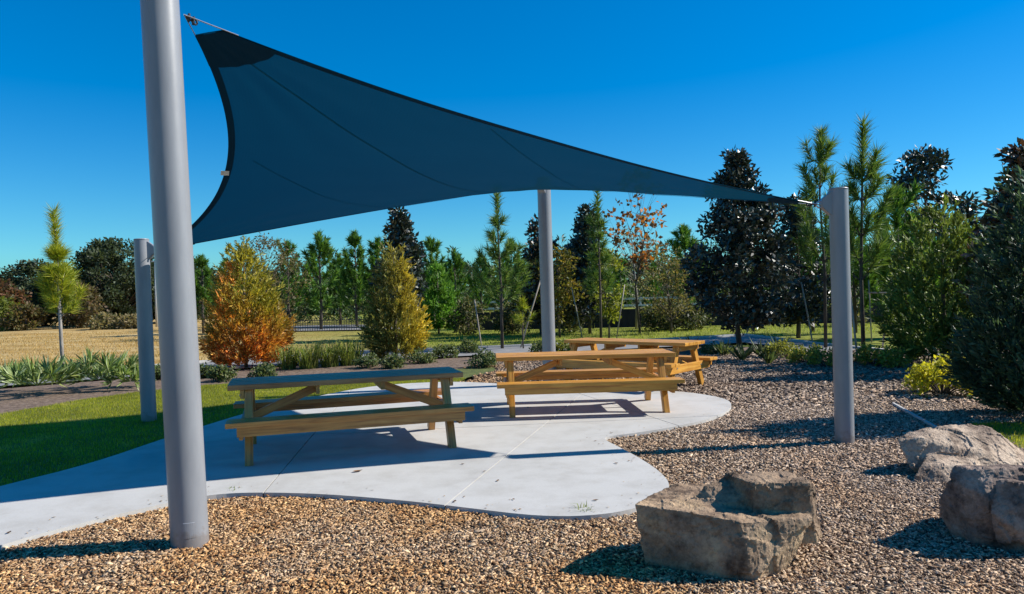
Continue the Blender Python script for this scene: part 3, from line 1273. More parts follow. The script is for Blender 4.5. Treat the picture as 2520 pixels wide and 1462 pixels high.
A1 = [P3(1561, 1240, 4.44), P3(1566, 1300, 4.43), P3(1590, 1402, 4.46), P3(1720, 1425, 4.28), P3(1852, 1442, 4.14), P3(1882, 1428, 4.2), P3(1986, 1308, 4.34), P3(1994, 1276, 4.29),
      P3(1825, 1284, 4.19), P3(1707, 1261, 4.30), P3(1595, 1224, 4.62), P3(1662, 1190, 4.84), P3(1780, 1196, 4.95), P3(1960, 1230, 4.85),
      P3(1640, 0, 4.55, -.15), P3(1860, 0, 4.25, -.15), P3(1900, 0, 4.75, -.15), P3(1680, 0, 4.95, -.15)]
B1 = [P3(1846, 1186, 4.36), P3(1988, 1190, 4.34), P3(2001, 1196, 4.46), P3(1939, 1155, 4.64), P3(1786, 1166, 4.62), P3(1812, 1178, 4.5),
      P3(1836, 0, 4.36, .1), P3(1984, 0, 4.36, .1), P3(1990, 0, 4.5, .1), P3(1930, 0, 4.7, .1), P3(1800, 0, 4.65, .1)]
C1 = [P3(1732, 1192, 4.56), P3(1781, 1175, 4.60), P3(1822, 1183, 4.56), P3(1826, 1236, 4.42), P3(1760, 1240, 4.44), P3(1700, 1238, 4.52), P3(1720, 0, 4.75, .2), P3(1830, 0, 4.75, .2),
      P3(1720, 0, 4.55, .2), P3(1830, 0, 4.42, .2)]
boulder('boulder', 'brown boulder with a stepped top, nearest and farthest left of the rocks', [A1, B1, C1], M_rock1, 1)
A2 = [P3(2208, 1084, 6.50), P3(2232, 1067, 6.66), P3(2299, 1051, 6.74), P3(2388, 1043, 6.86), P3(2436, 1050, 6.86), P3(2471, 1082, 6.72), P3(2520, 1140, 6.62), P3(2540, 1165, 6.7),
      P3(2242, 1150, 6.40), P3(2262, 1078, 6.46), P3(2300, 1092, 6.44), P3(2300, 1160, 6.42), P3(2440, 1165, 6.40), P3(2415, 1112, 6.46), P3(2400, 1075, 6.60),
      P3(2266, 0, 6.5, -.15), P3(2530, 0, 6.5, -.15), P3(2270, 0, 7.1, -.15), P3(2540, 0, 7.1, -.15)]
B2 = [P3(2306, 1141, 6.24), P3(2390, 1150, 6.22), P3(2262, 1150, 6.26), P3(2249, 1174, 6.20), P3(2254, 1190, 6.18), P3(2330, 1191, 6.14), P3(2410, 1186, 6.18), P3(2295, 1107, 6.50),
      P3(2412, 1117, 6.52), P3(2262, 0, 6.25, -.15), P3(2400, 0, 6.25, -.15), P3(2280, 0, 6.6, -.15), P3(2420, 0, 6.6, -.15)]
boulder('boulder', 'pale sunlit boulder with a hollow in its side, behind the other rocks', [A2, B2], M_rock2, 2)
A3 = [P3(2353, 1147, 4.82), P3(2337, 1174, 4.80), P3(2315, 1222, 4.85), P3(2311, 1266, 4.90), P3(2337, 1322, 4.86), P3(2394, 1347, 4.68), P3(2488, 1362, 4.55), P3(2600, 1372, 4.50),
      P3(2720, 1350, 4.6), P3(2400, 1154, 4.70), P3(2480, 1155, 4.66), P3(2640, 1158, 4.66), P3(2730, 1200, 4.75), P3(2430, 1225, 4.56), P3(2370, 0, 5.25, .26), P3(2680, 0, 5.25, .26),
      P3(2380, 0, 5.2, -.15), P3(2680, 0, 5.2, -.15), P3(2420, 0, 4.75, -.15), P3(2680, 0, 4.65, -.15)]
B3 = [P3(2452, 1180, 4.56), P3(2436, 1260, 4.50), P3(2452, 1330, 4.54), P3(2560, 1345, 4.42), P3(2600, 1200, 4.48), P3(2700, 1340, 4.5), P3(2700, 1210, 4.55), P3(2500, 0, 4.8, .2), P3(2680, 0, 4.8, .2)]
boulder('boulder', 'grey boulder cut off by the right edge, nearer than the pale one', [A3, B3], M_rock3, 3)

# ------------------------------------------------------------------ foliage builders
def norm(a):
    return a / np.maximum(np.linalg.norm(a, axis=-1, keepdims=True), 1e-9)


def leaf_quads(P, ax, L, Wd, r, fold=.15):
    n = len(P)
    ax = norm(ax)
    sd = norm(np.cross(ax, r.normal(0, 1, (n, 3))))
    nr = np.cross(ax, sd)
    L = np.broadcast_to(L, n)[:, None]
    Wd = np.broadcast_to(Wd, n)[:, None]
    V = np.zeros((n, 4, 3))
    V[:, 0] = P
    V[:, 1] = P + ax * L * .48 + sd * Wd * .5 + nr * L * fold
    V[:, 2] = P + ax * L
    V[:, 3] = P + ax * L * .48 - sd * Wd * .5 + nr * L * fold
    return V


def quad_mesh(name, V, c):
    n = len(V)
    return np_mesh(name, V.reshape(-1, 3), np.arange(n * 4).reshape(-1, 4), np.repeat(c, 4, axis=0))


def needles(P, ax, L, Wd, r):
    n = len(P)
    ax = norm(ax)
    sd = norm(np.cross(ax, r.normal(0, 1, (n, 3))))
    L = np.broadcast_to(L, n)[:, None]
    V = np.zeros((n, 3, 3))
    V[:, 0] = P - sd * Wd
    V[:, 1] = P + sd * Wd
    V[:, 2] = P + ax * L
    return V


def tri_mesh(name, V, c):
    n = len(V)
    return np_mesh(name, V.reshape(-1, 3), np.arange(n * 3).reshape(-1, 3), np.repeat(c, 3, axis=0))


def pick(r, pal, n, var=.25):
    pal = np.array(pal)
    return pal[r.integers(0, len(pal), n)] * r.uniform(1 - var, 1 + var, (n, 1))


def tree(name, label, cat, loc, trunk, crown, group=None, tm=None, cm=None, rz=0, crown_name='crown'):
    t = thing(name, label, cat, loc, rz, group)
    if trunk is not None:
        link('trunk', trunk, tm or M_bark, t)
    link(crown_name, crown, cm or M_leaf, t)
    return t


def dome_tree(h, rad, seed, pal, n=9000, leaf=(.16, .09), z0=.25, squash=.5, clusters=60, tw=.12, cl_r=.32, fork=6, dense=1.0, profile=None, twig=True):
    """broad-leaved tree: clusters of leaves round limb ends inside an uneven envelope"""
    r = np.random.default_rng(seed)
    g = Geo()
    base = [(0, 0, -.1), (r.normal(0, .02) * h, r.normal(0, .02) * h, h * .3), (r.normal(0, .03) * h, r.normal(0, .03) * h, h * .62), (r.normal(0, .02) * h, 0, h * .95)]
    g.tube(base, [tw, tw * .8, tw * .45, tw * .1], 8)
    cs = []
    for k in range(clusters):
        for _ in range(40):
            t_ = r.uniform(0, 1)
            pr = profile(t_) if profile else math.sqrt(max(0.02, 1 - (2 * t_ - 1) ** 2)) * (1 - .1 * t_)
            a = r.uniform(0, 2 * np.pi)
            rr = rad * pr * math.sqrt(r.uniform(.12, 1.0)) * (1 + .22 * noise.noise(Vector((math.cos(a) * 2 + seed, math.sin(a) * 2, t_ * 3))))
            c = np.array([math.cos(a) * rr, math.sin(a) * rr, h * (z0 + (1 - z0) * t_)])
            if all(np.linalg.norm(c - o_) > cl_r * .55 for o_ in cs[-30:]):
                break
        cs.append(c)
        if twig:
            zb = max(h * .15, c[2] - rr * .9 - h * .05)
            a0 = Vector((base[1][0] * .5, base[1][1] * .5, zb))
            mid = (a0 * .45 + Vector(c) * .55) + Vector((0, 0, -.05 * h + r.normal(0, .02) * h))
            g.tube([a0, mid, Vector(c)], [tw * .22, tw * .13, tw * .04], 5, False)
    cs = np.array(cs)
    ci = r.integers(0, len(cs), n)
    off = norm(r.normal(0, 1, (n, 3))) * (r.uniform(0, 1, (n, 1)) ** .45) * cl_r
    off[:, 2] *= .75
    P = cs[ci] + off
    ax = off / cl_r + r.normal(0, .6, (n, 3)) + np.array([0, 0, .15])
    V = leaf_quads(P, ax, leaf[0] * r.uniform(.6, 1.3, n), leaf[1] * r.uniform(.7, 1.3, n), r)
    tone = r.uniform(.8, 1.2, len(cs))[ci][:, None]
    return g.mesh('trunk', True), quad_mesh('crown', V, pick(r, pal, n) * tone)


def juniper(h, rad, seed, colf, n=15000, leaf=(.17, .035), point=1.0, z0=0.02):
    """conical evergreen of upswept feathery sprays"""
    r = np.random.default_rng(seed)
    g = Geo()
    g.tube([(0, 0, -.1), (0, 0, h * .5), (0, 0, h * .92)], [.05, .035, .006], 7)
    m_ = n // 22
    t_ = 1 - np.sqrt(r.uniform(0, 1, m_))
    t_ = np.clip(t_ * 1.0, 0, .985)
    a = r.uniform(0, 2 * np.pi, m_)
    prof = np.where(t_ < .16, .72 + .28 * t_ / .16, (1 - ((t_ - .16) / .84) ** (1.25 * point)))
    lump = np.array([noise.noise(Vector((math.cos(x) * 1.6 + seed, math.sin(x) * 1.6, y * 5))) for x, y in zip(a, t_)])
    rr = rad * prof * np.sqrt(r.uniform(.3, 1.0, m_)) * (1 + .42 * lump)
    C = np.stack([np.cos(a) * rr, np.sin(a) * rr, h * (z0 + (1 - z0) * t_) * .96], -1)
    out = np.stack([np.cos(a), np.sin(a), np.zeros(m_)], -1)
    sax = norm(out * (r.uniform(.35, 1.0, (m_, 1)) + .9 * np.clip(.35 - t_, 0, 1)[:, None] * 2) + np.array([0, 0, .9]) + r.normal(0, .25, (m_, 3)))
    slen = r.uniform(.16, .46, m_)
    ci = r.integers(0, m_, n)
    s_ = r.uniform(0, 1, n)
    P = C[ci] + sax[ci] * (s_ * slen[ci])[:, None] + r.normal(0, .02, (n, 3)) * (1.2 - s_)[:, None]
    ax = sax[ci] + r.normal(0, .38, (n, 3))
    V = leaf_quads(P, ax, leaf[0] * r.uniform(.5, 1.25, n), leaf[1] * r.uniform(.7, 1.3, n), r, .08)
    c = colf(r, P, P[:, 2] / h, np.arctan2(P[:, 1], P[:, 0]), n) * r.uniform(.7, 1.6, m_)[ci][:, None]
    return g.mesh('trunk', True), quad_mesh('crown', V, c)


def young_pine(h, seed, pal, z_start=.38, spread=.55, whorls=6, per=4, nl=.24, nw=.007, dens=70, lean=0.0, rise=.5, tw=.04, leader=.22, keep=.38):
    r = np.random.default_rng(seed)
    g = Geo()
    tp = [(0, 0, -.1), (lean * .3 * h + r.normal(0, .006) * h, r.normal(0, .008) * h, h * .35), (lean * .7 * h, r.normal(0, .01) * h, h * .7), (lean * h, 0, h)]
    g.tube(tp, [tw, tw * .8, tw * .5, tw * .25], 7)

    def tpos(f):
        x = np.interp(f, [0, .35, .7, 1], [p_[0] for p_ in tp])
        y = np.interp(f, [0, .35, .7, 1], [p_[1] for p_ in tp])
        return np.array([x, y, f * h])
    PP, AA = [], []

    def spray(p0, p1, n, w0=.25, fw=.6):
        d = (p1 - p0)
        dn = d / np.linalg.norm(d)
        s_ = w0 + (1 - w0) * r.uniform(0, 1, n)
        PP.append(p0 + d * s_[:, None])
        sd = norm(np.cross(dn, r.normal(0, 1, (n, 3))))
        AA.append(sd * .8 + dn * r.uniform(.35, 1.5, (n, 1)) * (fw / .6) + np.array([0, 0, -.05]))
    for w in range(whorls):
        f = z_start + (1 - leader * .9 - z_start) * (w / max(1, whorls - 1)) + r.normal(0, .012)
        L = spread * (1 - (1 - keep) * (w / max(1, whorls - 1))) * r.uniform(.75, 1.15)
        a0 = r.uniform(0, 6.28)
        for b in range(per + r.integers(-1, 2)):
            a = a0 + 6.283 * b / per + r.normal(0, .25)
            Lb = L * r.uniform(.6, 1.2)
            p0 = tpos(f)
            d1 = np.array([math.cos(a), math.sin(a), rise * r.uniform(.5, 1.2)])
            p1 = p0 + d1 * Lb * .55
            p2 = p1 + np.array([math.cos(a) * .6, math.sin(a) * .6, rise + .45]) * Lb * .5
            g.tube([p0, p1, p2], [tw * .3, tw * .22, tw * .12], 5, False)
            n_ = int(dens * (.5 + Lb))
            spray(p0, p1, int(n_ * .45), .45)
            spray(p1, p2, n_, 0)
    spray(tpos(1 - leader), tpos(1.0) + np.array([0, 0, .02]), int(dens * 4.5), 0)
    P = np.concatenate(PP)
    A = np.concatenate(AA)
    V = needles(P, A, nl * r.uniform(.6, 1.2, len(P)), nw, r)
    return g.mesh('trunk', True), tri_mesh('crown', V, pick(r, pal, len(P)))


def fan_clump(seed, nf=26, rad=.45, h=.5, bl=.32, pal=None, blades_=14, bw=.014, spread=1.25):
    """saw palmetto: fans of stiff pointed blades on short stems"""
    r = np.random.default_rng(seed)
    PP, AA, LL = [], [], []
    for k in range(nf):
        a = r.uniform(0, 6.283)
        rr = rad * math.sqrt(r.uniform(0, 1))
        tilt = .25 + .8 * rr / rad
        d = np.array([math.cos(a) * tilt, math.sin(a) * tilt, 1.0])
        d /= np.linalg.norm(d)
        c = np.array([math.cos(a) * rr * .55, math.sin(a) * rr * .55, 0]) + d * h * r.uniform(.35, .85)
        s = np.cross(d, r.normal(0, 1, 3))
        s /= np.linalg.norm(s)
        for b in range(blades_):
            th = (b / (blades_ - 1) - .5) * 2 * spread
            v = d * math.cos(th) + s * math.sin(th) + r.normal(0, .06, 3)
            PP.append(c)
            AA.append(v)
            LL.append(bl * r.uniform(.75, 1.15))
    P, A, L = np.array(PP), np.array(AA), np.array(LL)
    V = leaf_quads(P, A, L, bw * 2, r, .04)
    c = pick(r, pal, len(P))
    return quad_mesh('fronds', V, c)


def tuft(seed, n=260, rad=.3, h=.6, pal=None, bw=.008, arch=.6):
    """grassy clump of arching blades, two segments each"""
    r = np.random.default_rng(seed)
    a = r.uniform(0, 6.283, n)
    rr = rad * np.sqrt(r.uniform(0, 1, n)) * .5
    b = np.stack([np.cos(a) * rr, np.sin(a) * rr, np.zeros(n)], -1)
    oa = a + r.normal(0, .6, n)
    out = np.stack([np.cos(oa), np.sin(oa), np.zeros(n)], -1)
    hh = h * r.uniform(.5, 1.15, n)[:, None]
    ar = r.uniform(.15, 1, n)[:, None] * arch
    mid = b + out * hh * ar * .35 + np.array([0, 0, 1]) * hh * .7
    tip = b + out * hh * ar * 1.1 + np.array([0, 0, 1]) * hh * (1.05 - ar * .45)
    sd = np.stack([-np.sin(oa), np.cos(oa), np.zeros(n)], -1) * bw * r.uniform(.6, 1.3, (n, 1))
    V = np.stack([b - sd, b + sd, mid + sd * .8, tip, mid - sd * .8], 1)
    idx = np.arange(n)[:, None] * 5
    q = (idx + np.array([[0, 1, 2, 4]])).reshape(-1, 4)
    t3 = (idx + np.array([[4, 2, 3, 3]])).reshape(-1, 4)
    c = np.repeat(pick(r, pal, n), 5, axis=0)
    v = V.reshape(-1, 3)
    # the tip triangles as degenerate-free quads: add a doubled tip vertex
    nv0 = len(v)
    tips = V[:, 3] + sd * .1
    v = np.concatenate([v, tips])
    c = np.concatenate([c, c[::5]])
    t3[:, 3] = nv0 + np.arange(n)
    t3 = t3[:, [0, 1, 2, 3]]
    t3 = np.stack([idx[:, 0] + 4, idx[:, 0] + 2, nv0 + np.arange(n), idx[:, 0] + 3], -1)
    return np_mesh('blades', v, np.concatenate([q, t3]), c)


def shrub(seed, rad, h, pal, n=1800, leaf=(.06, .035), cl=14, cr=.16):
    r = np.random.default_rng(seed)
    g = Geo()
    cs = []
    for k in range(cl):
        a = r.uniform(0, 6.283)
        rr = rad * math.sqrt(r.uniform(0, 1))
        z = h * (1 - .5 * (rr / rad) ** 2) * r.uniform(.35, .95)
        cs.append((math.cos(a) * rr, math.sin(a) * rr, z))
        g.tube([(0, 0, -.03), (math.cos(a) * rr * .5, math.sin(a) * rr * .5, z * .55), cs[-1]], [.012, .008, .003], 5, False)
    cs = np.array(cs)
    ci = r.integers(0, cl, n)
    P = cs[ci] + norm(r.normal(0, 1, (n, 3))) * (r.uniform(0, 1, (n, 1)) ** .5) * cr
    P[:, 2] = np.maximum(P[:, 2], .01)
    V = leaf_quads(P, r.normal(0, 1, (n, 3)) + np.array([0, 0, .3]), leaf[0] * r.uniform(.6, 1.3, n), leaf[1] * r.uniform(.7, 1.3, n), r)
    return g.mesh('stem', True), quad_mesh('foliage', V, pick(r, pal, n))


PINE = [(.11, .19, .035), (.075, .14, .028), (.20, .27, .06)]
PINE_Y = [(.33, .37, .025), (.22, .29, .03), (.42, .40, .04)]
PINE_B = [(.085, .19, .028), (.045, .11, .02), (.16, .28, .045)]
MAG = [(.026, .042, .026), (.036, .055, .030), (.02, .032, .024), (.055, .05, .032)]
OAK = [(.05, .07, .035), (.075, .095, .045), (.035, .05, .025)]
CEDAR = [(.10, .16, .035), (.15, .21, .045), (.065, .115, .03)]


def up(px, top, y):
    return at(px, top, y).z - MZ


def gy_(px, py):
    return G(px, py, MZ)


# --- the three conical evergreens in the bed
def col_orange(r, P, t, a, n):
    k = np.clip((.52 - t) * 2.6 + .45 * np.array([noise.noise(Vector((p[0] * 2, p[1] * 2, p[2] * 1.6))) for p in P]), 0, 1)
    st = np.clip(1 - np.abs(P[:, 0] + .38 - .05 * P[:, 2]) * 5, 0, 1) * (t < .85)
    k = np.clip(np.maximum(k, st * .9), 0, 1)[:, None]
    ol = pick(r, [(.29, .25, .03), (.2, .2, .03), (.37, .30, .04)], n)
    orr = pick(r, [(.70, .24, .04), (.55, .17, .035), (.78, .40, .09), (.36, .12, .035)], n)
    return ol * (1 - k) + orr * k


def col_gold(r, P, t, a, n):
    k = np.clip((P[:, 0] * 1.1 + .35 * (t - .3)) + .02, 0, 1)[:, None]  # yellow on the sunward right, dull green left: sunlight painted into the foliage
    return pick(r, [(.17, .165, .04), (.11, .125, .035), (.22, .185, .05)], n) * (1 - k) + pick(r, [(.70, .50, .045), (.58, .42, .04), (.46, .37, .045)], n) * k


def col_cedar(r, P, t, a, n):
    k = np.clip(t * 1.3 - .35, 0, 1)[:, None]
    return pick(r, CEDAR, n) * (1 - .35 * k) + pick(r, [(.32, .29, .05), (.24, .26, .05)], n) * .35 * k


def col_thuja(r, P, t, a, n):
    return pick(r, [(.12, .25, .03), (.08, .18, .025), (.17, .31, .05)], n)


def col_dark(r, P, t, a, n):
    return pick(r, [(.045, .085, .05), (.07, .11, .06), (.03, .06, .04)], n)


p = gy_(606, 905)
tr, cr = juniper(up(606, 600, p.y), 0.86, 21, col_orange, 22000, (.14, .030), 1.3)
tree('juniper', 'conical evergreen browned to orange at its foot, left of the shaded table', 'shrub', p, tr, cr, cm=M_needle)
p = gy_(975, 888)
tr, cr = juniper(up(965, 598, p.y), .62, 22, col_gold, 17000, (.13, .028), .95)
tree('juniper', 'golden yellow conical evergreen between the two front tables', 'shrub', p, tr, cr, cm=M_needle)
p = gy_(1080, 818)
tr, cr = juniper(up(1062, 640, p.y), .85, 23, col_thuja, 9000, (.22, .05), 1.0)
tree('thuja', 'slim bright green conical evergreen just right of the golden one', 'shrub', p, tr, cr, cm=M_needle)
p = gy_(2325, 893)
tr, cr = juniper(up(2330, 495, p.y), 0.96, 24, col_cedar, 24000, (.15, .034), 1.9)
tree('cedar', 'large olive green cedar behind the low yellow shrub', 'tree', p, tr, cr, cm=M_needle)
p = gy_(2560, 1030)
tr, cr = juniper(up(2545, 425, p.y), .66, 25, col_dark, 24000, (.12, .03), 1.5)
tree('cedar', 'dark shaded cedar at the right edge, nearest of the trees', 'tree', p, tr, cr, cm=M_needle)

# --- young pines
def pine_at(px, base, top, label, seed, pal, **kw):
    p_ = gy_(px, base)
    tm = kw.pop('tm', None)
    tr_, cr_ = young_pine(up(px, top, p_.y), seed, pal, **kw)
    return tree('young_pine', label, 'tree', p_, tr_, cr_, 'staked young pines', tm=tm, cm=M_needle)


pine_at(157, 945, 522, 'yellowish young pine with a bare pale trunk, alone at the left', 31, PINE_Y, z_start=.40, spread=.40, whorls=9, per=4, nl=.26, nw=.007, dens=170,
        rise=1.1, tw=.045, leader=.3, lean=-.03, tm=M_bark_pale)
pine_at(1236, 858, 466, 'tall young pine with upturned arms, left of the far post', 32, PINE, z_start=.28, spread=.85, whorls=6, per=4, nl=.32, nw=.012, dens=85, rise=.7,
        tw=.055, leader=.27, lean=-.012)
pine_at(1479, 836, 467, 'slender young pine just right of the far post', 33, PINE, z_start=.3, spread=.7, whorls=6, per=4, nl=.32, nw=.013, dens=85, rise=.6, tw=.05, leader=.27)
pine_at(2032, 856, 326, 'twin-topped young pine rising directly behind the right post', 34, PINE, z_start=.3, spread=1.0, whorls=7, per=5, nl=.36, nw=.011, dens=95, rise=1.1, tw=.05, leader=.16, keep=.5)
pine_at(2126, 882, 303, 'tallest young pine, just right of the right post', 35, PINE, z_start=.32, spread=1.0, whorls=6, per=4, nl=.36, nw=.011, dens=105, rise=.9, tw=.05, leader=.27, lean=.02, keep=.4)
pine_at(1288, 858, 740, 'small tufted pine sapling right of the upturned pine', 36, PINE_Y, z_start=.55, spread=.3, whorls=2, per=4, nl=.22, nw=.009, dens=50, rise=.4, tw=.025, leader=.2)

# --- magnolias and other broad-leaved trees
def cone_prof(t_):
    return (.5 + .5 * t_ / .2) if t_ < .2 else max(.10, 1 - ((t_ - .2) / .8) ** 1.9)


def mag(px, base, top, rad, label, seed, n=6500, leaf=(.17, .075), z0=.16, prof=cone_prof, pal=MAG, cl=80, cr=.27, y=None, tw=.075, nm='magnolia_tree'):
    p_ = gy_(px, base) if y is None else at(px, base, y)
    p_.z = MZ - .03
    tr_, cr_ = dome_tree(up(px, top, p_.y), rad, seed, pal, n, leaf, z0, clusters=cl, tw=tw, cl_r=cr, profile=prof)
    return tree(nm, label, 'tree', p_, tr_, cr_, cm=M_gloss)


mag(1822, 862, 385, 1.42, 'large dark glossy magnolia with a short clear trunk, right of the far table', 41, 11000, (.17, .08), .14, cl=130, cr=.27)
mag(1945, 0, 488, 1.15, 'dark magnolia filling the gap right of the large one', 42, 5500, (.20, .09), .12, y=25, cl=80, cr=.32)
mag(2272, 0, 370, 1.35, 'open magnolia crown high above the olive cedar', 43, 4200, (.22, .10), .3, y=24, cl=80, cr=.30, prof=None)
mag(970, 0, 517, 1.05, 'slim magnolia top showing behind the golden evergreen', 44, 4200, (.24, .11), .2, y=30, cl=70, cr=.33)
mag(1432, 0, 515, 1.05, 'dark magnolia just right of the far post', 45, 4800, (.24, .11), .12, y=31, cl=70, cr=.36)
mag(1312, 0, 548, .95, 'dark reddish magnolia just left of the far post', 46, 4000, (.22, .10), .15, y=31, cl=60, cr=.34,
    pal=[(.03, .035, .016), (.05, .045, .018), (.07, .04, .02)])
mag(2512, 0, 372, 1.0, 'magnolia with rusty leaves above the dark cedar at the right edge', 47, 4200, (.18, .085), .2, y=14.0, cl=70, cr=.26,
    pal=[(.03, .04, .02), (.05, .05, .022), (.17, .07, .03)])


def leafy(name, px, top, rad, y, label, seed, pal, n=4000, leaf=(.2, .1), z0=.2, cl=60, cr=.5, tw=.12, prof=None, cm=None, tm=None, twig=True, cat='tree', group=None):
    p_ = at(px, 800, y)
    p_.z = -.14
    tr_, cr_ = dome_tree(at(px, top, y).z + .14, rad, seed, pal, n, leaf, z0, clusters=cl, tw=tw, cl_r=cr, profile=prof, twig=twig)
    return tree(name, label, cat, p_, tr_, cr_, group, tm=tm, cm=cm)


leafy('live_oak', 285, 602, 4.6, 60, 'broad dark live oak beyond the field, left of the posts', 51, OAK, 15000, (.30, .17), .1, 120, .72, .3)
leafy('live_oak', 445, 640, 4.0, 64, 'dark live oak mostly hidden behind the big near post', 52, OAK, 9000, (.30, .17), .1, 80, .72, .3)
leafy('live_oak', 100, 655, 4.4, 62, 'lower dark live oak behind the lone yellowish pine', 53, OAK, 12000, (.30, .17), .06, 100, .7, .3)
leafy('live_oak', -30, 690, 3.6, 66, 'dark live oak at the far left edge', 54, OAK, 7000, (.30, .17), .06, 70, .7, .3)
leafy('roadside_bush', 20, 700, 1.7, 55, 'rusty brown bush at the left edge of the field', 55, [(.17, .075, .035), (.12, .07, .035), (.09, .085, .03)], 2200, (.3, .16), .08, 40, .5, .08)
leafy('roadside_bush', 8, 738, 1.2, 53, 'yellow-green bush in the left corner of the field', 56, [(.17, .2, .03), (.12, .15, .03)], 1500, (.26, .14), .05, 30, .4, .06)
leafy('roadside_bush', 62, 755, 1.3, 52, 'low olive bush left of the lone pine trunk', 57, [(.13, .11, .04), (.1, .1, .035), (.17, .11, .05)], 1500, (.26, .14), .05, 30, .4, .06)
leafy('roadside_bush', 200, 705, 1.7, 54, 'bronze bush right of the lone yellowish pine', 58, [(.15, .095, .05), (.12, .10, .04), (.1, .09, .04)], 2200, (.28, .15), .1, 40, .5, .08)
leafy('roadside_bush', 262, 778, 1.2, 50, 'tan dry bush at the field edge under the oak', 59, [(.27, .21, .11), (.2, .17, .08), (.15, .15, .06)], 1500, (.22, .1), .03, 30, .35, .04)
leafy('roadside_bush', 325, 782, .9, 50, 'small tan bush next to the low lawn post', 60, [(.27, .21, .11), (.2, .17, .08)], 1100, (.22, .1), .03, 24, .3, .04)
leafy('bare_tree', 650, 588, 2.2, 36, 'brownish half-bare tree behind the orange evergreen', 61, [(.12, .095, .045), (.09, .085, .035), (.15, .12, .05)], 2300, (.17, .07), .2, 110, .4, .09)
leafy('gum_tree', 1378, 605, .95, 29, 'yellow-green sapling crown touching the far post', 62, [(.20, .19, .03), (.16, .14, .03), (.24, .17, .03)], 1900, (.15, .08), .22, 40, .3, .05)
leafy('gum_tree', 1498, 622, .62, 27, 'narrow yellow-green shrub beside the slender pine', 63, [(.23, .25, .03), (.18, .2, .03)], 1300, (.15, .08), .25, 26, .25, .04)
leafy('crepe_myrtle', 1652, 618, 1.35, 30, 'tan brown thinly leaved tree left of the large magnolia', 64, [(.17, .13, .05), (.14, .12, .045), (.2, .17, .07)], 1600, (.13, .06), .25, 70, .3, .05)
for i, (px, top, rad_, lab) in enumerate([
        (1152, 742, .9, 'dark scrub bush at the left end of the dark wall'), (1262, 752, .8, 'scrub bush before the wall, between the upturned pine and the far post'),
        (1402, 748, .8, 'scrub bush before the wall, just right of the far post'), (1625, 752, .9, 'scrub bush before the wall, right of the white-stemmed tree'),
        (1705, 738, 1.0, 'scrub bush before the wall, left of the large magnolia'), (2085, 742, .9, 'scrub bush before the wall, behind the right post')]):
    leafy('scrub_bush', px, top, rad_, 32.6 - .1 * i, lab, 180 + i, [(.07, .09, .03), (.1, .11, .04), (.05, .07, .025), (.16, .14, .06)], 1300, (.17, .08), .04, 36, .3, .03,
          cat='bush', group='scrub bushes in front of the dark wall')
# autumn tree with orange leaves at its top, and the pale-stemmed tree before it
leafy('autumn_tree', 1575, 432, 1.35, 30, 'sparse autumn tree with orange leaves against the sky', 65, [(.42, .15, .03), (.30, .11, .03), (.22, .12, .05), (.13, .09, .06)], 520, (.22, .16), .45, 60, .3, .05)
p = gy_(1566, 806)
tr, cr = dome_tree(up(1562, 560, p.y), 1.2, 66, [(.2, .22, .09), (.15, .18, .08), (.27, .27, .15)], 620, (.14, .05), .3, clusters=46, tw=.065, cl_r=.3)
tree('pale_tree', 'white-stemmed young tree with thin foliage, left of the large magnolia', 'tree', p, tr, cr, tm=M_bark_pale)

# --- pine rows in the distance
FP = []
for s in range(5):
    FP.append(young_pine(5.6, 70 + s, PINE_B, z_start=.2, spread=1.45, whorls=7, per=4, nl=.38, nw=.032, dens=85, rise=.9, tw=.10, leader=.16, keep=.42))
far_pines = [
    (500, 632, 40, 'bright pine peeping out right of the near post'),
    (560, 640, 46, 'dark pine crown behind the orange evergreen'),
    (712, 598, 44, 'first pine right of the orange evergreen'),
    (790, 576, 40, 'tallest pine between the two coloured evergreens'),
    (838, 628, 47, 'short pine between the two tallest middle pines'),
    (878, 574, 43, 'pine next left of the golden evergreen'),
    (935, 590, 44, 'pine directly behind the tip of the golden evergreen'),
    (1068, 592, 42, 'pine above the slim bright green evergreen'),
    (1122, 618, 44, 'pine right of the slim bright green evergreen'),
    (1185, 628, 41, 'low pine left of the tall pine with upturned arms'),
    (1262, 592, 38, 'bushy pine between the upturned pine and the far post'),
    (1345, 650, 45, 'pine behind the far post'),
    (1530, 640, 44, 'pine behind the white-stemmed tree'),
    (1690, 560, 40, 'pine showing left of the large magnolia'),
    (1610, 650, 46, 'pine between the white stem and the large magnolia'),
    (2000, 560, 28, 'light green pine left of the right post'),
    (2105, 540, 27, 'feathery pine right of the right post, behind the tallest'),
    (2215, 470, 22, 'bushy pine left of the olive cedar'),
    (2440, 545, 24, 'pine between the two cedars at the right'),
]
rr = random.Random(5)
for i, (px, top, y, lab) in enumerate(far_pines):
    tr, cr = FP[i % 5]
    pp = at(px, 800, y)
    pp.z = -.15
    s = (at(px, top, y).z + .15) / 5.62
    t = tree('pine_tree', lab, 'tree', pp, tr, cr, 'pines beyond the field and wall', cm=M_needle, rz=rr.uniform(0, 6.28))
    t.scale = (s * rr.uniform(.9, 1.1), s * rr.uniform(.9, 1.1), s)

# distant woods behind everything
r = np.random.default_rng(90)
n = 26000
x = r.uniform(-85, 95, n)
y = r.uniform(78, 92, n)
top = np.array([4.7 + 1.9 * noise.noise(Vector((a * .11, 2.0, 0))) + 1.0 * noise.noise(Vector((a * .45, 7.0, 0))) for a in x])
z = top * r.uniform(0, 1, n) ** .8 - .1
V = leaf_quads(np.stack([x, y, z], -1), r.normal(0, 1, (n, 3)), .8 * r.uniform(.6, 1.3, n), .55, r)
o = link('far_woods', quad_mesh('far_woods', V, pick(r, [(.035, .055, .022), (.05, .07, .025), (.03, .04, .02)], n)), M_leaf)
tag(o, 'dark distant woods closing the horizon', 'woods', kind='stuff')

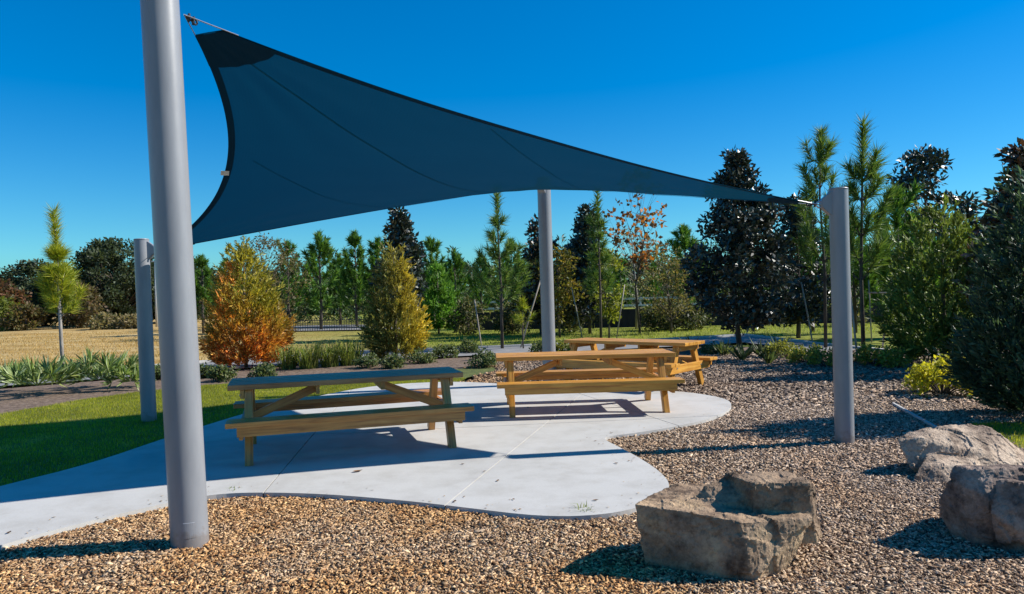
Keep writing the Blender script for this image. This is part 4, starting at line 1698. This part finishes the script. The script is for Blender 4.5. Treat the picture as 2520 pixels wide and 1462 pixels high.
r = np.random.default_rng(91)
n = 42000
sp = np.sort(r.uniform(-20, 62, 150))
sh_ = r.uniform(3.3, 5.6, 150)
sw = r.uniform(.9, 1.8, 150)
k = r.integers(0, 150, n)
t_ = r.uniform(0, 1, n) ** 1.15
z = (.03 + .97 * t_) * sh_[k]
rad_ = sw[k] * np.where(t_ < .2, .8 + t_, 1.0 - ((t_ - .2) / .8) ** 1.3) + .08
a = r.uniform(0, 6.283, n)
q = np.sqrt(r.uniform(.1, 1, n)) * rad_
yy = 51 + 3.5 * np.sin(np.arange(150) * 2.4)
P = np.stack([sp[k] + np.cos(a) * q, yy[k] + np.sin(a) * q, z - .1], -1)
V = leaf_quads(P, np.stack([np.cos(a), np.sin(a), np.full(n, .9)], -1) + r.normal(0, .45, (n, 3)), .42 * r.uniform(.5, 1.3, n), .10, r, .05)
tone = r.uniform(.7, 1.25, 150)[k][:, None]
c = np.where((np.abs(sp[k]) > 20)[:, None] & (sp[k] < 0)[:, None], pick(r, OAK, n) * 1.3, pick(r, [(.05, .10, .02), (.03, .065, .015), (.075, .13, .028), (.06, .065, .028)], n)) * tone
o = link('pine_belt', quad_mesh('pine_belt', V, c), M_needle)
tag(o, 'dense belt of young pines and scrub behind the single pines', 'woods', kind='stuff')

# ------------------------------------------------------------------ fences, wall and poles in the distance
M_dark = noise_mat('dark_boards', [(.3, (.012, .012, .015)), (.7, (.03, .03, .036))], 5, 8, (1, 1, .3), .8, .3, rand=.25)
M_rail = noise_mat('white_rail', [(.3, (.5, .5, .48)), (.7, (.68, .68, .66))], 5, 8, rough=.6)
M_fence = noise_mat('black_metal', [(.3, (.02, .02, .022)), (.7, (.04, .04, .045))], 9, 4, rough=.5)


def run_fence(root, a, b, step, fn):
    d = b - a
    n_ = max(1, round(d.length / step))
    ang = math.atan2(d.y, d.x)
    for k in range(n_):
        fn(root, a + d * (k / n_), a + d * ((k + 1) / n_), ang, k == n_ - 1)


a, b = at(1120, 815, 35.5), at(2180, 790, 33.5)
a.z = b.z = -.12
wall = thing('board_wall', 'low dark board wall along the far edge of the green field', 'wall', (0, 0, 0))


PANM = bevel_box('board_panel', (2.06, .05, .86), .006)
PST = bevel_box('wall_post', (.11, .11, 1.02), .008)


def wall_bay(root, p0, p1, ang, last):
    c = (p0 + p1) / 2
    L = (p1 - p0).length
    o = link('board_panel', PANM, M_dark, root, (c.x, c.y, .36), (0, 0, ang))
    o.scale.x = (L - .125) / 2.06
    link('wall_post', PST, M_dark, root, (p0.x, p0.y, .42), (0, 0, ang))


run_fence(wall, a, b, 2.2, wall_bay)
a, b = at(1150, 780, 45), at(1800, 770, 43)
a.z = b.z = -.1
rail = thing('rail_fence', 'white two-rail fence glimpsed above the dark wall', 'fence', (0, 0, 0))
RLM = bevel_box('rail', (2.4, .05, .12), .006)
RPM = bevel_box('fence_post', (.11, .11, 1.40), .008)


def rail_bay(root, p0, p1, ang, last):
    c = (p0 + p1) / 2
    L = (p1 - p0).length
    for z in (.78, 1.18):
        o = link('rail', RLM, M_rail, root, (c.x, c.y - .09, z), (0, 0, ang))
        o.scale.x = L / 2.4
    link('fence_post', RPM, M_rail, root, (p0.x, p0.y, .58), (0, 0, ang))


run_fence(rail, a, b, 2.6, rail_bay)
a, b = at(690, 815, 39), at(930, 812, 38)
a.z = b.z = -.12
pk = thing('picket_fence', 'thin dark picket fence seen between the orange and golden evergreens', 'fence', (0, 0, 0))
PKM = bevel_box('picket', (.022, .022, .62), .003)
PKR = bevel_box('fence_rail', (1.0, .03, .04), .004)


def picket_bay(root, p0, p1, ang, last):
    c = (p0 + p1) / 2
    L = (p1 - p0).length
    for z in (.12, .50):
        o = link('fence_rail', PKR, M_fence, root, (c.x, c.y, z), (0, 0, ang))
        o.scale.x = L
    for k in range(8):
        q = p0 + (p1 - p0) * ((k + .5) / 8)
        link('picket', PKM, M_fence, root, (q.x, q.y - .03, .25), (0, 0, ang))


run_fence(pk, a, b, 1.0, picket_bay)
pp = at(386, 800, 52)
pp.z = -.1
g = Geo()
g.tube([(0, 0, 0), (0, 0, at(386, 640, 52).z + .1)], [.09, .06], 10)
t = thing('utility_pole', 'thin pale pole standing in the dry field beside the big post', 'pole', pp)
link('shaft', g.mesh('shaft', True), M_rail, t)
g = Geo()
g.box((0, 0, at(386, 640, 52).z + .02), (.5, .09, .09))
link('crossarm', g.mesh('crossarm'), M_rail, t)

# stakes holding the young trees
def stake(b_px, t_px, label, rad=.022, dy=.0):
    b_ = gy_(*b_px)
    t_ = at(t_px[0], t_px[1], b_.y + dy)
    o_ = Geo()
    o_.tube([Vector((0, 0, -.06)), (t_ - b_) * .5, t_ - b_], [rad, rad * .97, rad * .93], 8)
    s_ = link('tree_stake', o_.mesh('tree_stake', True), M_stake, None, b_)
    tag(s_, label, 'stake', 'wooden stakes propping young trees')


stake((1186, 856), (1168, 738), 'leaning stake left of the pine with upturned arms')
stake((1280, 856), (1330, 690), 'leaning stake just left of the far post', .025)
stake((1434, 832), (1406, 706), 'leaning stake left of the slender pine')
stake((1517, 832), (1537, 700), 'leaning stake right of the slender pine')
stake((2001, 846), (1972, 695), 'leaning stake left of the right post')
stake((2112, 893), (2090, 700), 'stake close behind the right post')
stake((2170, 862), (2193, 690), 'leaning stake right of the tallest young pine')
stake((2145, 838), (2138, 690), 'upright stake behind the tallest young pine', .02)
# cross bars tied to the stakes at right
g = Geo()
b_ = at(2135, 720, 19.3)
e_ = at(2240, 722, 18.9)
g.tube([Vector((0, 0, 0)), e_ - b_], [.018, .018], 8)
tag(link('stake_rail', g.mesh('stake_rail', True), M_stake, None, b_), 'horizontal bar tied across the stakes by the olive cedar', 'stake')

# ------------------------------------------------------------------ low planting
PALM = [(.26, .33, .12), (.17, .25, .08), (.40, .46, .25), (.09, .14, .04)]
GRASSY = [(.2, .26, .06), (.15, .2, .05), (.30, .32, .1), (.09, .12, .04)]
DARKS = [(.08, .12, .04), (.11, .15, .05), (.15, .19, .08), (.05, .075, .03)]


def low(name, label, px, py, mesh, m=M_leaf, stem=None, group=None, part='fronds', s=1.0, cat='plant'):
    t_ = thing(name, label, cat, gy_(px, py), 0, group)
    t_.scale = (s, s, s)
    if stem is not None:
        link('stem', stem, M_bark, t_)
    link(part, mesh, m, t_)
    return t_


low('palmetto', 'palmetto clump left of the lone pine trunk', 88, 974, fan_clump(101, 34, .34, .50, .27, PALM), group='palmettos at the lawn edge', s=1.3)
low('palmetto', 'palmetto at the left picture edge', 8, 968, fan_clump(102, 18, .26, .40, .26, PALM), group='palmettos at the lawn edge', s=1.3)
low('palmetto', 'palmetto clump between the lone pine and the low lawn post', 240, 958, fan_clump(103, 34, .34, .54, .27, PALM), group='palmettos at the lawn edge', s=1.3)
low('palmetto', 'small palmetto right against the low lawn post', 318, 956, fan_clump(104, 20, .24, .36, .23, PALM), group='palmettos at the lawn edge', s=1.3)
for i, (px, py, s_, lab) in enumerate([
        (708, 908, 1.0, 'grassy clump touching the orange evergreen'), (760, 906, 1.15, 'tall grassy clump behind the shaded tabletop, second from the orange evergreen'),
        (812, 902, 1.05, 'grassy clump midway between the orange and golden evergreens'), (862, 898, 1.2, 'spiky grassy clump just left of the golden evergreen')]):
    low('grass_clump', lab, px, py, tuft(110 + i, 200, .40, .66, GRASSY, .010, 1.15), M_leaf, None, 'grassy clumps between the evergreens', 'blades', s_)
sh = [
    (392, 934, .22, .28, 'small shrub between the low and the big post'), (505, 930, .22, .24, 'low shrub just right of the big post'), (545, 938, .28, .26, 'low shrub at the left foot of the orange evergreen'),
    (650, 930, .26, .24, 'low shrub at the right foot of the orange evergreen'), (905, 905, .28, .28, 'low shrub at the left foot of the golden evergreen'),
    (968, 905, .26, .26, 'low shrub in front of the golden evergreen'), (1035, 893, .3, .34, 'leafy shrub right of the golden evergreen'), (1095, 880, .28, .38, 'shrub above the right end of the shaded table'),
    (1150, 868, .28, .34, 'shrub by the stake left of the upturned pine'), (1188, 904, .3, .34, 'dark round shrub left of the golden tabletop'), (1390, 868, .35, .3, 'yellowish shrub right of the far post'),
    (1330, 868, .3, .25, 'small shrub left of the far post'),
    (1930, 880, .35, .3, 'low shrub between the spiky plants and the right post'), (1985, 893, .38, .34, 'low shrub left of the right post'), (2035, 903, .34, .3, 'low shrub touching the right post'),
    (2150, 900, .34, .34, 'yellowish shrub right of the right post'), (2200, 905, .25, .26, 'small shrub left of the olive cedar'), (1760, 872, .3, .28, 'dark shrub behind the end of the farthest table'),
]
for i, (px, py, rad, h, lab) in enumerate(sh):
    pal = [(.34, .33, .05), (.24, .25, .05), (.17, .18, .05)] if ('yellowish' in lab or px > 1900) else DARKS + [(.2, .2, .1)]
    if px > 1900:
        rad, h = rad * 1.2, h * 1.35
    st, fo = shrub(120 + i, rad, h, pal, 1000, (.07, .04), 14, .14)
    low('low_shrub', lab, px, py, fo, M_leaf, st, 'low shrubs in the planting bed', 'foliage', cat='shrub')
st, fo = shrub(150, .46, .62, [(.56, .50, .03), (.42, .40, .03), (.3, .3, .035), (.62, .54, .04)], 3200, (.06, .035), 34, .13)
low('yellow_shrub', 'bright yellow leafy shrub in front of the cedars', 2318, 972, fo, M_leaf, st, None, 'foliage', cat='shrub')
for i, (px, py, s_, lab) in enumerate([
        (1700, 862, 1.0, 'spiky plant behind the far tabletop'), (1782, 876, .95, 'spiky plant left of the large magnolia trunk'), (1826, 888, 1.1, 'spiky plant at the foot of the large magnolia'),
        (1876, 880, 1.15, 'spiky plant right of the large magnolia trunk'), (1918, 868, 1.05, 'spiky plant midway from the magnolia to the right post'), (1890, 896, .8, 'small spiky plant nearest the mulch')]):
    r = np.random.default_rng(160 + i)
    n = 22
    a = r.uniform(0, 6.283, n)
    ax = np.stack([np.cos(a) * r.uniform(.3, 1.3, n), np.sin(a) * r.uniform(.3, 1.3, n), np.ones(n)], -1)
    V = leaf_quads(np.zeros((n, 3)) + r.normal(0, .03, (n, 3)) * [1, 1, 0], ax, .48 * r.uniform(.6, 1.15, n), .065, r, .05)
    low('spiky_plant', lab, px, py, quad_mesh('leaves', V, pick(r, [(.07, .10, .04), (.05, .075, .03), (.12, .14, .06)], n)), M_leaf, None, 'spiky plants round the large magnolia', 'leaves', s_)

# ------------------------------------------------------------------ small things
g = Geo()
e1, e2 = G(2198, 998, MZ), G(2300, 1056, MZ)
d = e2 - e1
e2 = e1 + d * 1.9
g.box((e1 + e2) / 2 + Vector((0, 0, .012)), ((e2 - e1).length, .028, .06), Matrix.Rotation(math.atan2(d.y, d.x), 3, 'Z'))
ed = link('edging_strip', g.mesh('edging_strip'), M_kerb)
tag(ed, 'thin pale edging strip between mulch and grass behind the pale boulder', 'edging')


def dry_leaf(px, py, s, seed, label, group='specks of dry leaf on the concrete'):
    r_ = random.Random(seed)
    bm = bmesh.new()
    ring = [(-.5, 0), (-.25, .22), (.05, .30), (.3, .18), (.5, 0), (.3, -.2), (.02, -.28), (-.28, -.2)]
    vs = [bm.verts.new((x * s, y * s * .9, .004 + s * (.25 * y * y * 4 * .3 + .16 * abs(x)) + r_.uniform(0, .004))) for x, y in ring]
    c = bm.verts.new((0, 0, .003))
    for i in range(8):
        bm.faces.new((vs[i], vs[(i + 1) % 8], c))
    me = bpy.data.meshes.new('dry_leaf')
    bm.to_mesh(me)
    bm.free()
    p_ = G(px, py, .001)
    o_ = link('dry_leaf', me, M_dleaf, None, p_, (0, 0, r_.uniform(0, 6.28)))
    tag(o_, label, 'leaf', group)


M_dleaf = noise_mat('dry_leaf', [(.3, (.07, .035, .015)), (.7, (.2, .11, .05))], 20, 5, rough=.8, rand=.3)
dry_leaf(880, 1161, .10, 1, 'largest brown leaf, on the concrete at the shadow edge', 'dry leaves on the concrete')
SPK = ['tiny dry leaf nearest the tip of the sail shadow', 'tiny dry leaf on the right-hand concrete joint, upper one', 'dry leaf just right of the right-hand concrete joint',
       'dry leaf at the near end of the right-hand concrete joint', 'tiny dry leaf alone near the front edge of the pad', 'dry leaf below the thin post shadow on the pad',
       'pale dry leaf at the pad front, nearest the weed', 'tiny dry leaf by the mulch edge under the post shadow', 'dry leaf on the sunlit concrete at the left picture edge',
       'dry leaf on concrete between the shaded and golden tables', 'dry leaf on lit concrete behind the shaded table', 'dark dry leaf by the near left leg of the golden table',
       'tiny dry leaf beside the point of mulch cutting into the pad']
for i, (px, py, s) in enumerate([(1139, 1143, .04), (1192, 1161, .035), (1225, 1184, .045), (1119, 1235, .05), (1264, 1230, .035), (1517, 1141, .05), (1466, 1232, .05), (1548, 1135, .03), (22, 1312, .05),
                                 (1085, 1000, .05), (905, 995, .05), (1300, 1003, .06), (1505, 1066, .04)]):
    dry_leaf(px, py, s, i + 10, SPK[i])
low('grass_tuft', 'small weed at the pad edge right of the big post', 575, 1216, tuft(170, 40, .08, .07, GRASSY, .003, 1.0), M_grass, None, None, 'blades')
low('grass_tuft', 'wispy grass tuft at the pad edge left of the nearest boulder', 1438, 1268, tuft(171, 40, .12, .10, GRASSY, .003, 1.0), M_grass, None, None, 'blades')
